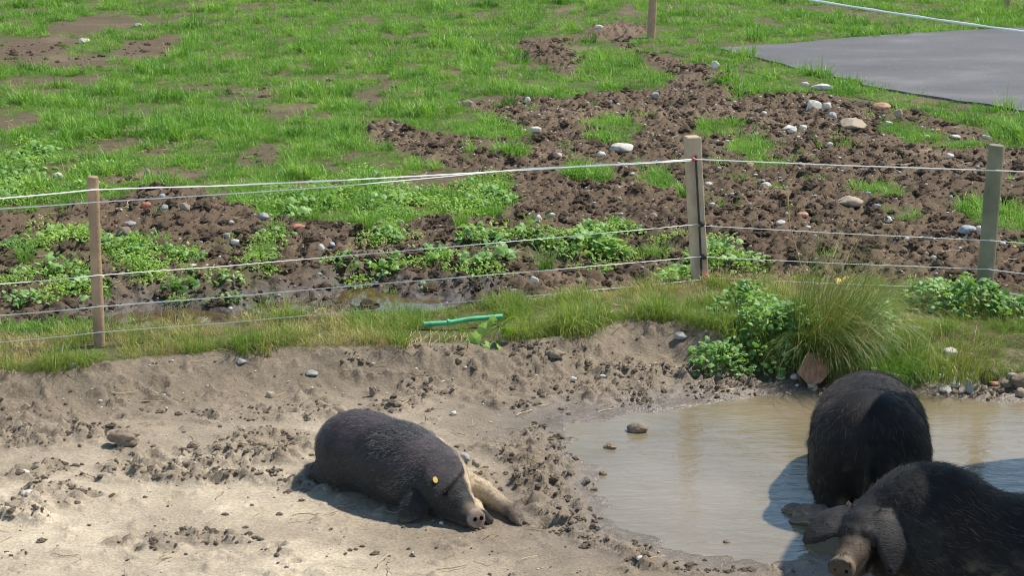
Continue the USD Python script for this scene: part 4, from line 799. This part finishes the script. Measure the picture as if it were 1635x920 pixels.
# ------------------------------------------------------------------ pigs
def surface_nets(F, o, h):
    """Mesh of F = 0 (negative inside) on a grid with origin o and cell h."""
    s = F < 0; nx_, ny_, nz_ = F.shape
    acc = np.zeros((nx_ - 1, ny_ - 1, nz_ - 1, 3)); cnt = np.zeros((nx_ - 1, ny_ - 1, nz_ - 1))
    offs = [(i, j, k) for i in (0, 1) for j in (0, 1) for k in (0, 1)]
    def sl(p): return tuple(slice(q, n - 1 + q) for q, n in zip(p, F.shape))
    for a in offs:
        for ax in range(3):
            if a[ax]: continue
            b = list(a); b[ax] = 1; fa, fb = F[sl(a)], F[sl(b)]
            m = (fa < 0) != (fb < 0); t = np.where(m, fa / np.where(m, fa - fb, 1), 0)
            p = np.array(a, float)[None, None, None] + 0 * acc[..., :1]
            for c in range(3): acc[..., c] += np.where(m, a[c] + (t if c == ax else 0), 0)
            cnt += m
    on = cnt > 0; ids = -np.ones(on.shape, int); ids[on] = np.arange(on.sum())
    cells = np.argwhere(on); v = o + h * (cells + acc[on] / cnt[on][:, None]); quads_ = []
    for ax in range(3):
        u, w = (ax + 1) % 3, (ax + 2) % 3
        lo = [slice(1, -1)] * 3; lo[ax] = slice(0, -1); hi = [slice(1, -1)] * 3; hi[ax] = slice(1, None)
        A, B = s[tuple(lo)], s[tuple(hi)]; e = np.argwhere(A != B); flip = A[A != B]
        base = e.copy(); base[:, u] += 1; base[:, w] += 1
        def cell(du, dw):
            c = base.copy(); c[:, u] -= du; c[:, w] -= dw; return ids[c[:, 0], c[:, 1], c[:, 2]]
        q = np.stack([cell(1, 1), cell(0, 1), cell(0, 0), cell(1, 0)], -1); q[~flip] = q[~flip][:, ::-1]; quads_.append(q)
    q = np.vstack(quads_); q = q[(q >= 0).all(1)]
    return v, np.vstack([q[:, [0, 1, 2]], q[:, [0, 2, 3]]])
def rcone(P, a, b, ra, rb):
    a, b = np.asarray(a, float), np.asarray(b, float); d = b - a
    t = np.clip(((P - a) @ d) / (d @ d), 0, 1); return np.linalg.norm(P - a - t[..., None] * d, axis=-1) - (ra + (rb - ra) * t)
def ell(P, c, r, R=None):
    q = P - np.asarray(c, float); q = q @ R if R is not None else q
    r = np.asarray(r, float); k0 = np.linalg.norm(q / r, axis=-1); k1 = np.linalg.norm(q / r ** 2, axis=-1)
    return k0 * (k0 - 1) / np.maximum(k1, 1e-9)
def smin(a, b, k):
    h = np.clip(.5 + .5 * (b - a) / k, 0, 1); return b + (a - b) * h - k * h * (1 - h)
def frame(fwd, up):
    f = np.asarray(fwd, float); f /= np.linalg.norm(f); u = np.asarray(up, float); u = u - f * (u @ f); u /= np.linalg.norm(u)
    return np.stack([f, np.cross(u, f), u], 1)
def ear_sdf(P, root, tip, face, width, thick=.012, curl=.5):
    """A floppy ear: a leaf-shaped plate from root to tip whose flat side looks along face."""
    root, tip = np.asarray(root, float), np.asarray(tip, float); L = np.linalg.norm(tip - root); R = frame(tip - root, face)
    q = (P - root) @ R; u = np.clip(q[..., 0] / L, -.05, 1.05)
    w = width * np.clip(np.sin(np.pi * np.clip((u + .15) / 1.15, 0, 1) ** .72), 0, 1) ** .7 * .5 + .003
    bend = curl * (q[..., 1] ** 2) / max(width, 1e-3) - .10 * L * np.sin(np.pi * np.clip(u, 0, 1))
    dz = np.abs(q[..., 2] + bend) - thick; dy = np.abs(q[..., 1]) - w; dx = np.maximum(-.02 - q[..., 0], q[..., 0] - L)
    m = np.maximum(np.maximum(dy, dz), dx)
    return np.where(m > 0, np.linalg.norm(np.maximum(np.stack([dx, dy, dz], -1), 0), axis=-1), m) * .8 - .004
def sculpt(parts, cuts, lo, hi, h, floor=None):
    ax = [np.arange(a, b + h, h) for a, b in zip(lo, hi)]; P = np.stack(np.meshgrid(*ax, indexing='ij'), -1); F = None
    for fn, k in parts:
        d = fn(P); F = d if F is None else smin(F, d, k)
    for fn, k in cuts: F = -smin(-F, fn(P), k)
    if floor is not None: F = np.maximum(F, floor - P[..., 2])
    F += (fbm(P * 9.0, 3, 77) - .5) * .012 + (noise(P * 42.0, 5) - .5) * .0012
    return surface_nets(F, np.array(lo, float), h)
def smooth_mesh(v, f, it=2):
    m = trimesh.Trimesh(v, f, process=False); trimesh.smoothing.filter_taubin(m, .5, .53, iterations=it * 2); return np.array(m.vertices), f
def hairs(v, f, tintf, flow, n, length, seed, hl=None, width=.0010, lift=.22, spread=.28):
    """Bristles lying along the coat. flow(p) gives the direction in which they lie."""
    r = np.random.default_rng(seed); m = trimesh.Trimesh(v, f, process=False)
    ar = m.area_faces; fi = r.choice(len(f), n, p=ar / ar.sum()); b = r.dirichlet([1, 1, 1], n); p = (v[f[fi]] * b[..., None]).sum(1); nrm = m.face_normals[fi]
    d = flow(p) + r.normal(0, spread, (n, 3)); d -= nrm * (d * nrm).sum(1, keepdims=True); d /= np.linalg.norm(d, axis=1, keepdims=True) + 1e-9
    L = length * r.uniform(.5, 1.3, n)[:, None] * (hl(p)[:, None] if hl else 1); wob = r.normal(0, .12, (n, 3))
    pts = np.stack([p - nrm * .002, p + L * .4 * (d * .8 + nrm * lift * 1.3), p + L * .75 * (d + nrm * lift + wob), p + L * (d * 1.15 + nrm * lift * .75 + wob * 2)], 1)
    return pts, width * r.uniform(.7, 1.2, n), p
def add_hair(parent, name, pts, w, m):
    c = UsdGeom.BasisCurves.Define(stage, name_for(name, parent.GetPath())); n = len(pts)
    c.CreateTypeAttr('linear'); c.CreateCurveVertexCountsAttr(Vt.IntArray.FromNumpy(np.full(n, 4, np.int32)))
    c.CreatePointsAttr(Vt.Vec3fArray.FromNumpy(pts.reshape(-1, 3).astype(np.float32)))
    c.CreateWidthsAttr(Vt.FloatArray.FromNumpy((w[:, None] * np.array([1, .9, .7, .25])).astype(np.float32).ravel())); c.SetWidthsInterpolation('vertex')
    UsdShade.MaterialBindingAPI.Apply(c.GetPrim()).Bind(m)
DARK, PALE, PINK = np.array([.010, .009, .0085]), np.array([.40, .31, .20]), np.array([.12, .085, .08])
def pig(name, label, loc, heading, parts, cuts, lo, hi, tintf, flow, eyes=(), tagm=None, h=.0105, nh=26000, seed=1, hair=.034, floor=None, hl=None, bm='bristle_black_look', bm2='bristle_brown_look', part=.13):
    x = thing(name, label, 'pig', loc, heading)
    v, f = sculpt(parts, cuts, lo, hi, h, floor); v, f = smooth_mesh(v, f, 2)
    c = tintf(v); obj('body', (v, f), M['hide_look'], x, True, {'tint': (T.Color3fArray, c)})
    pts, w, root = hairs(v, f, tintf, flow, nh, hair, seed, hl); lum = tintf(root).mean(1); pale = lum > .13
    ok = (root[:, 2] > (floor + .03 if floor is not None else -9)) & ((hl(root) > 0) if hl else True)
    g2 = (np.random.default_rng(seed + 5).uniform(0, 1, len(pts)) < part * 2 * sstep(.4, .62, fbm(root * 3.5, 3, seed)))
    add_hair(x, 'bristles', pts[ok & ~pale & ~g2], w[ok & ~pale & ~g2], M[bm]); add_hair(x, 'light_bristles', pts[ok & ~pale & g2], w[ok & ~pale & g2] * .9, M[bm2])
    if (ok & pale).sum() > 30: add_hair(x, 'pale_bristles', pts[ok & pale] * 1.0, w[ok & pale], M['bristle_pale_look'])
    for e in eyes:
        mm_ = trimesh.creation.icosphere(2); obj('eye', (mm_.vertices * (.0085 if seed == 11 else .0125) + np.asarray(e), mm_.faces), M['eye_look'], x, True)
    return x, v, f
def blend(c, a, k): return c * (1 - k[:, None]) + a * k[:, None]
def spots(v, s, seed): return fbm(v * s, 3, seed)

# the young pig asleep on the dry mud, rolled a little on its right side
A0 = on_ground(640, 792)
hA = math.radians(-46)
SA = 1.0
earA1 = lambda P: ear_sdf(P, (.315, -.120, .135), (.275, -.235, .010), (.60, -.70, .35), .12, .008, .4)
earA2 = lambda P: ear_sdf(P, (.312, .02, .270), (.428, -.135, .166), (.50, -.62, .60), .165, .009, .35)
SNA = np.array([.93, -.28, .12]); SNA /= np.linalg.norm(SNA)
pA = [(lambda P: ell(P, (-.30, .0, .170), (.25, .215, .205)), .05), (lambda P: ell(P, (-.05, .01, .175), (.36, .215, .20)), .06), (lambda P: ell(P, (.16, .02, .155), (.22, .185, .17)), .07),
      (lambda P: rcone(P, (.20, .02, .150), (.345, -.01, .145), .145, .112), .05), (lambda P: rcone(P, (.345, -.01, .140), (.455, -.022, .098), .106, .066), .045), (lambda P: rcone(P, (.455, -.022, .090), (.565, -.034, .064), .056, .040), .02),
      (lambda P: np.maximum(rcone(P, (.568, -.034, .064), (.590, -.037, .061), .045, .044), (P - [.592, -.037, .062]) @ SNA - .010), .003), (lambda P: rcone(P, (.36, -.02, .075), (.51, -.03, .042), .075, .038), .04),
      (lambda P: rcone(P, (.12, .13, .12), (.36, .21, .080), .10, .050), .06), (lambda P: rcone(P, (.36, .21, .080), (.54, .20, .048), .048, .034), .03), (lambda P: rcone(P, (.54, .20, .048), (.645, .165, .034), .033, .028), .02),
      (lambda P: rcone(P, (.635, .182, .032), (.705, .17, .018), .020, .012), .010), (lambda P: rcone(P, (.635, .152, .032), (.700, .137, .018), .020, .012), .010), (lambda P: rcone(P, (.60, .20, .035), (.625, .215, .02), .012, .007), .01),
      (lambda P: rcone(P, (.20, .10, .07), (.42, .10, .04), .06, .035), .04), (lambda P: rcone(P, (.42, .10, .04), (.57, .06, .024), .034, .020), .03),
      (lambda P: rcone(P, (-.30, -.12, .08), (-.46, -.15, .05), .09, .05), .05), (lambda P: rcone(P, (-.46, -.15, .05), (-.58, -.10, .03), .042, .026), .03), (lambda P: rcone(P, (-.58, -.10, .03), (-.64, -.08, .02), .024, .014), .015),
      (lambda P: rcone(P, (-.30, .14, .10), (-.42, .22, .06), .10, .05), .05), (lambda P: rcone(P, (-.53, .0, .21), (-.56, -.05, .08), .014, .008), .015),
      (earA1, .008), (earA2, .004), (lambda P: rcone(P, (.410, -.092, .152), (.452, -.080, .136), .019, .014), .014)]
cA = [(lambda P: rcone(P, (.46, -.105, .062), (.585, -.075, .040), .004, .004), .008)]
def tA(v):
    x, y, z = v.T; c = np.tile(DARK * 2.0, (len(v), 1)) * (.8 + .5 * spots(v, 12, 3))[:, None]
    k = sstep(.10, .17, x + .2 * (y - .1) + .05 * (spots(v, 9, 4) - .5)) * sstep(.0, .03, y - .085 + .075 * sstep(.32, .40, x) + .03 * (spots(v, 11, 5) - .5)) * sstep(.52, .47, x - 2 * np.maximum(0, y - .08))
    ear = sstep(.012, .004, earA2(v))
    c = blend(c, PALE, k * (1 - ear))
    leg = sstep(.11, .14, y) * sstep(.36, .40, x) * sstep(.14, .11, z); c = blend(c, PALE * .8, leg * sstep(.60, .50, x)); c = blend(c, np.array([.11, .08, .055]), leg * sstep(.50, .60, x))
    c = blend(c, np.array([.21, .16, .135]), sstep(.560, .572, x) * sstep(.05, .03, y)); c = blend(c, PALE * .5, .5 * sstep(.50, .55, x) * sstep(.075, .09, z) * sstep(.05, .03, y))
    c = blend(c, np.array([.055, .04, .045]), .8 * sstep(.50, .66, spots(v, 5, 6)) * sstep(.2, .28, z))
    c = blend(c, np.array([.012, .009, .009]), sstep(.016, .011, 9 + 0 * x))
    mud = sstep(.05, .0, z) * .7; c = blend(c, np.array([.15, .115, .08]), mud); return c
def hlA(p): x, y, z = p.T; return np.where((x > .53) & (y < .06), 0, np.where((x > .28) & (y < .12), .5, 1.0))
def flowA(p): return np.stack([-np.ones(len(p)), -.5 - 3 * np.clip(p[:, 1], -.1, .1) * 0, -.55 + 0 * p[:, 0]], -1) * [1, 1, 1] + np.stack([0 * p[:, 0], np.sign(p[:, 1]) * .5, 0 * p[:, 0]], -1)
pgA, vA, fA = pig('pig', 'dark young pig asleep on the dry mud with a yellow ear tag', A0 - [0, 0, .012], hA, pA, cA, (-.72, -.32, -.03), (.76, .34, .44), tA, flowA, eyes=[(.450, -.093, .126)], h=.0090, nh=17000, seed=11, hair=.022, floor=-.02, hl=hlA, bm='bristle_dark_look', bm2='bristle_grey_look', part=.42)
def surf_at(v, f, loc, hd_, px, py):
    """The point of a pig's skin (own axes) that is nearest along one line of sight, and its normal."""
    c_, s_ = math.cos(hd_), math.sin(hd_); W_ = np.stack([v[:, 0] * c_ - v[:, 1] * s_ + loc[0], v[:, 0] * s_ + v[:, 1] * c_ + loc[1], v[:, 2] + loc[2]], -1)
    q = proj(W_); k = np.where(np.hypot(q[:, 0] - px, q[:, 1] - py) < 4.5)[0]; i = k[np.argmin(W_[k, 1])]; return v[i], trimesh.Trimesh(v, f, process=False).vertex_normals[i]
tp_, tn_ = surf_at(vA, fA, A0 - [0, 0, .012], hA, 696, 765)
m = trimesh.creation.cylinder(radius=.014, height=.004, sections=18); m.apply_scale([1.2, .8, 1]); m.apply_transform(trimesh.geometry.align_vectors([0, 0, 1], tn_)); m.apply_translation(tp_ + tn_ * .008); obj('ear_tag', m, M['yellow_tag_look'], pgA)
m = trimesh.creation.cylinder(radius=.004, height=.012, sections=10); m.apply_transform(trimesh.geometry.align_vectors([0, 0, 1], tn_)); m.apply_translation(tp_ + tn_ * .005); obj('tag_stud', m, M['yellow_tag_look'], pgA)

def nostrils(parent, pts, nrm, r):
    for q in pts:
        k = trimesh.creation.icosphere(2); k.apply_scale([r, r, r * .45]); k.apply_transform(trimesh.geometry.align_vectors([0, 0, 1], nrm)); k.apply_translation(q); obj('nostril', k, M['nostril_look'], parent, True)
nostrils(pgA, [np.array([.592, -.037, .062]) + SNA * .0105 + np.array([.25, .94, 0]) * w + [0, 0, .004] for w in (-.017, .017)], SNA, .0105)

# the big sow standing in the puddle, seen from behind
B0 = on_plane(1384, 810, WATER); B0[2] = WATER - .15
hB = math.radians(80)
pB = [(lambda P: ell(P, (-.02, 0, .50), (.25, .270, .245)), .05), (lambda P: ell(P, (.30, 0, .45), (.42, .285, .265)), .08), (lambda P: ell(P, (.62, 0, .41), (.26, .235, .24)), .08), (lambda P: rcone(P, (.75, 0, .40), (.98, 0, .32), .18, .125), .08),
      (lambda P: rcone(P, (.98, 0, .31), (1.20, 0, .18), .12, .06), .05), (lambda P: rcone(P, (1.20, 0, .18), (1.24, 0, .16), .06, .055), .02),
      (lambda P: ear_sdf(P, (.94, .10, .42), (1.12, .20, .27), (.3, .7, .6), .17), .02), (lambda P: ear_sdf(P, (.94, -.10, .42), (1.12, -.20, .27), (.3, -.7, .6), .17), .02)]
for s_ in (1, -1):
    pB += [(lambda P, s_=s_: ell(P, (-.05, .150 * s_, .40), (.18, .135, .24)), .06), (lambda P, s_=s_: rcone(P, (-.05, .17 * s_, .28), (-.13, .165 * s_, .19), .10, .062), .06), (lambda P, s_=s_: rcone(P, (-.13, .165 * s_, .19), (-.09, .16 * s_, .04), .058, .045), .04),
           (lambda P, s_=s_: rcone(P, (-.09, .16 * s_, .04), (-.04, .16 * s_, -.02), .048, .05), .03), (lambda P, s_=s_: rcone(P, (.66, .14 * s_, .34), (.68, .14 * s_, .16), .11, .055), .06), (lambda P, s_=s_: rcone(P, (.68, .14 * s_, .16), (.70, .14 * s_, 0), .05, .045), .04)]
pB += [(lambda P: ell(P, (.28, 0, .24), (.28, .13, .08)), .05), (lambda P: rcone(P, (-.26, 0, .54), (-.285, .015, .40), .020, .012), .02), (lambda P: rcone(P, (-.285, .015, .40), (-.265, .02, .31), .012, .007), .012), (lambda P: ell(P, (-.18, .0, .34), (.06, .06, .12)), .06)]
def tB(v):
    x, y, z = v.T; c = np.tile(DARK, (len(v), 1)) * (.75 + .6 * spots(v, 8, 13))[:, None]
    c = blend(c, np.array([.06, .042, .036]), .7 * sstep(.48, .66, spots(v, 4, 14)) * sstep(.55, .75, z))
    k = sstep(.30, .2, z) * sstep(.16, .11, np.abs(y)) * sstep(.0, .06, np.abs(y)) * sstep(-.05, -.15, x - .1); c = blend(c, PALE * .5, .7 * k * sstep(.06, .12, y))
    c = blend(c, np.array([.11, .085, .06]), .75 * sstep(.56, .66, spots(v, 9, 16)) * sstep(.55, .25, z)); mud = sstep(.24, .15, z + .08 * spots(v, 10, 15)); c = blend(c, np.array([.075, .057, .041]), mud); return c
def flowB(p): return np.stack([-np.ones(len(p)) * (.9 - .6 * sstep(.15, -.1, p[:, 0])), np.sign(p[:, 1]) * .45 * sstep(0, .12, np.abs(p[:, 1])), -.35 - .6 * sstep(.15, -.15, p[:, 0])], -1)
pgB, vB, fB = pig('pig', 'big black sow standing in the puddle with her rump to the viewer', B0, hB, pB, [], (-.40, -.40, -.06), (1.36, .40, .82), tB, flowB, eyes=[(1.06, .105, .31), (1.06, -.105, .31)], h=.0125, nh=17000, seed=12, hair=.034)

# the near pig with hanging ears and a pale snout
C0p = np.array([1.70, 7.15, WATER]); hC = math.radians(178)
def C_at(px, py, y):                                   # a point seen at (px, py) and y metres out, in the pig's own axes
    d = ray(px, py); q = np.array([0, 0, CAM_H]) + d * (y / d[1]) - C0p
    return np.array([q[0] * math.cos(hC) + q[1] * math.sin(hC), -q[0] * math.sin(hC) + q[1] * math.cos(hC), q[2]])
def C_dir(v): v = np.asarray(v, float); return np.array([v[0] * math.cos(hC) + v[1] * math.sin(hC), -v[0] * math.sin(hC) + v[1] * math.cos(hC), v[2]])
SK, BR, MU, TI = C_at(1391, 842, 7.10), C_at(1377, 852, 7.00), C_at(1362, 880, 6.90), C_at(1348, 903, 6.82)
DI = TI + (TI - MU) / np.linalg.norm(TI - MU) * .016; AXC = (TI - SK) / np.linalg.norm(TI - SK); SNN = (TI - MU) / np.linalg.norm(TI - MU)
earC1 = lambda P: ear_sdf(P, C_at(1360, 819, 7.07), C_at(1284, 866, 6.97), C_dir([-.30, -.45, .85]), .14, .008, .5)
earC2 = lambda P: ear_sdf(P, C_at(1423, 824, 6.99), C_at(1424, 918, 6.84), C_dir([.30, -.9, .3]), .155, .008, .45)
JA, JB = C_at(1388, 884, 7.06), C_at(1360, 914, 6.88)
pC = [(lambda P: ell(P, (-.72, 0, .24), (.34, .265, .27)), .05), (lambda P: ell(P, (-.36, 0, .33), (.42, .275, .27)), .08), (lambda P: ell(P, (-.0, 0, .455), (.30, .25, .28)), .10), (lambda P: rcone(P, (.06, .02, .48), SK, .215, .105), .09),
      (lambda P: rcone(P, SK, BR, .108, .090), .04), (lambda P: rcone(P, BR, MU, .086, .062), .03), (lambda P: rcone(P, MU, TI, .059, .042), .02), (lambda P: rcone(P, C_at(1352, 846, 6.96), C_at(1366, 850, 6.92), .024, .02), .02), (lambda P: rcone(P, C_at(1383, 850, 6.91), C_at(1398, 850, 6.95), .02, .024), .02), (lambda P: np.maximum(rcone(P, DI - SNN * .004, DI + SNN * .006, .050, .050), np.abs((P - DI - SNN * .002) @ SNN) - .016), .006), (lambda P: rcone(P, JA, JB, .07, .032), .04), (earC1, .008), (earC2, .008)]
for s_ in (1, -1):
    pC += [(lambda P, s_=s_: rcone(P, (.02, .15 * s_, .38), (.06, .15 * s_, .20), .125, .065), .07), (lambda P, s_=s_: rcone(P, (.06, .15 * s_, .20), (.06, .15 * s_, .0), .058, .045), .04), (lambda P, s_=s_: ell(P, (-.85, .15 * s_, .38), (.20, .13, .26)), .06),
           (lambda P, s_=s_: rcone(P, (-.85, .16 * s_, .24), (-.94, .16 * s_, .18), .09, .06), .05), (lambda P, s_=s_: rcone(P, (-.94, .16 * s_, .18), (-.90, .16 * s_, 0), .055, .045), .04)]
cC = []
def tC(v):
    x, y, z = v.T; c = np.tile(DARK, (len(v), 1)) * (.75 + .6 * spots(v, 8, 23))[:, None]
    rel = v - SK; hx = rel @ AXC; off = np.linalg.norm(rel - hx[:, None] * AXC, axis=1); L = np.linalg.norm(TI - SK)
    sn = sstep(.60, .88, hx / L + .40 * (spots(v, 14, 24) - .5)) * sstep(.10, .085, off); c = blend(c, np.array([.075, .054, .037]) * (.1 + 1.7 * spots(v, 22, 25))[:, None], sn); c = blend(c, np.array([.16, .12, .08]), .7 * sstep(-.012, .004, (v - TI) @ SNN) * sstep(.09, .07, np.linalg.norm(v - TI, axis=1)))
    c = blend(c, np.array([.036, .028, .024]), sstep(.029, .033, (v - TI) @ SNN) * sstep(.08, .06, np.linalg.norm(v - TI, axis=1)))
    c = blend(c, PALE * .7, sstep(.30, .22, z + .1 * (spots(v, 7, 26) - .5)) * sstep(.20, .10, x) * sstep(-.12, -.02, x)); c = blend(c, PALE * .8, sstep(.30, .20, z + .12 * (spots(v, 6, 27) - .5)) * sstep(-.05, -.15, x))
    c = blend(c, np.array([.11, .085, .06]), .7 * sstep(.57, .67, spots(v, 9, 29)) * sstep(.6, .3, z)); re_ = sstep(.015, .003, np.minimum(earC1(v), earC2(v))); c = blend(c, np.array([.013, .0125, .013]) * (.7 + .6 * spots(v, 25, 30))[:, None], re_)
    c = blend(c, PINK, .9 * sstep(.055, .02, np.linalg.norm(v - C_at(1413, 830, 7.0), axis=1))); return c
def hlC(p):
    hx = (p - SK) @ AXC / np.linalg.norm(TI - SK); near = np.linalg.norm(p - SK - np.clip((p - SK) @ AXC, 0, 9)[:, None] * AXC, axis=1) < .16
    return np.where(near & (hx > .85), 0, np.where(np.minimum(earC1(p), earC2(p)) < .015, .3, np.where(near & (hx > .0), .4, 1.0)))
def flowC(p): return np.stack([-np.ones(len(p)), np.sign(p[:, 1]) * .4, -.5 + 0 * p[:, 0]], -1)
pgC, vC, fC = pig('pig', 'black pig with big hanging ears and pale snout nearest the viewer', C0p, hC, pC, cC, (-1.10, -.32, -.04), (.62, .42, .80), tC, flowC, eyes=[C_at(1356, 856, 6.945), C_at(1391, 860, 6.925)], h=.0098, nh=18000, seed=13, hair=.030, hl=hlC)
SID = np.cross(SNN, [0, 0, 1.]); SID /= np.linalg.norm(SID)
nostrils(pgC, [DI + SNN * .0190 + SID * .019, DI + SNN * .0190 - SID * .019], SNN, .0105)
for nm, vv, l, hd in (('A', vA, A0, hA), ('B', vB, B0, hB), ('C', vC, C0p, hC)):
    c_, s_ = math.cos(hd), math.sin(hd); W_ = np.stack([vv[:, 0] * c_ - vv[:, 1] * s_ + l[0], vv[:, 0] * s_ + vv[:, 1] * c_ + l[1], vv[:, 2] + l[2]], -1); q = proj(W_); print(nm, q.min(0).round(), q.max(0).round())
# ------------------------------------------------------------------ sunshade over the right end of the pen
PX_, PY_, PH_ = 3.14, 7.42, 2.5
pl = np.array([PX_ + sund[0] / sund[2] * (PH_ - WATER), PY_ + sund[1] / sund[2] * (PH_ - WATER), WATER])
ps = thing('sunshade', 'round canvas sunshade on a wooden pole over the right end of the pen', 'parasol', pl)
n = 64; th = np.arange(n) * 2 * np.pi / n; rr = 2.0; H_ = PH_ - WATER
rings = [(0.04, .42), (.6, .30), (1.3, .13), (rr, .0), (rr, -.09)]
cv = np.vstack([np.column_stack([r_ * np.cos(th), r_ * np.sin(th), np.full(n, H_ + z_)]) for r_, z_ in rings])
cf = np.vstack([[[k * n + i, k * n + (i + 1) % n, (k + 1) * n + (i + 1) % n], [k * n + i, (k + 1) * n + (i + 1) % n, (k + 1) * n + i]] for k in range(4) for i in range(n)])
plain('canvas_look', (.34, .30, .22), .9, .1, 8.0, .2); plain('canvas_pole_look', (.30, .22, .15), .8, .2, 8.0, .2)
obj('canopy', (cv, cf), M['canvas_look'], ps); obj('pole', tube([[0, 0, -.2], [0, 0, H_ * .5], [0, 0, H_ + .45]], .03, 12), M['canvas_pole_look'], ps, 40)
for i in range(0, n, 8): obj('rib', tube([[0, 0, H_ + .36], [1.0 * math.cos(th[i]), 1.0 * math.sin(th[i]), H_ + .15], [rr * .99 * math.cos(th[i]), rr * .99 * math.sin(th[i]), H_ - .02]], .009, 5), M['canvas_pole_look'], ps)
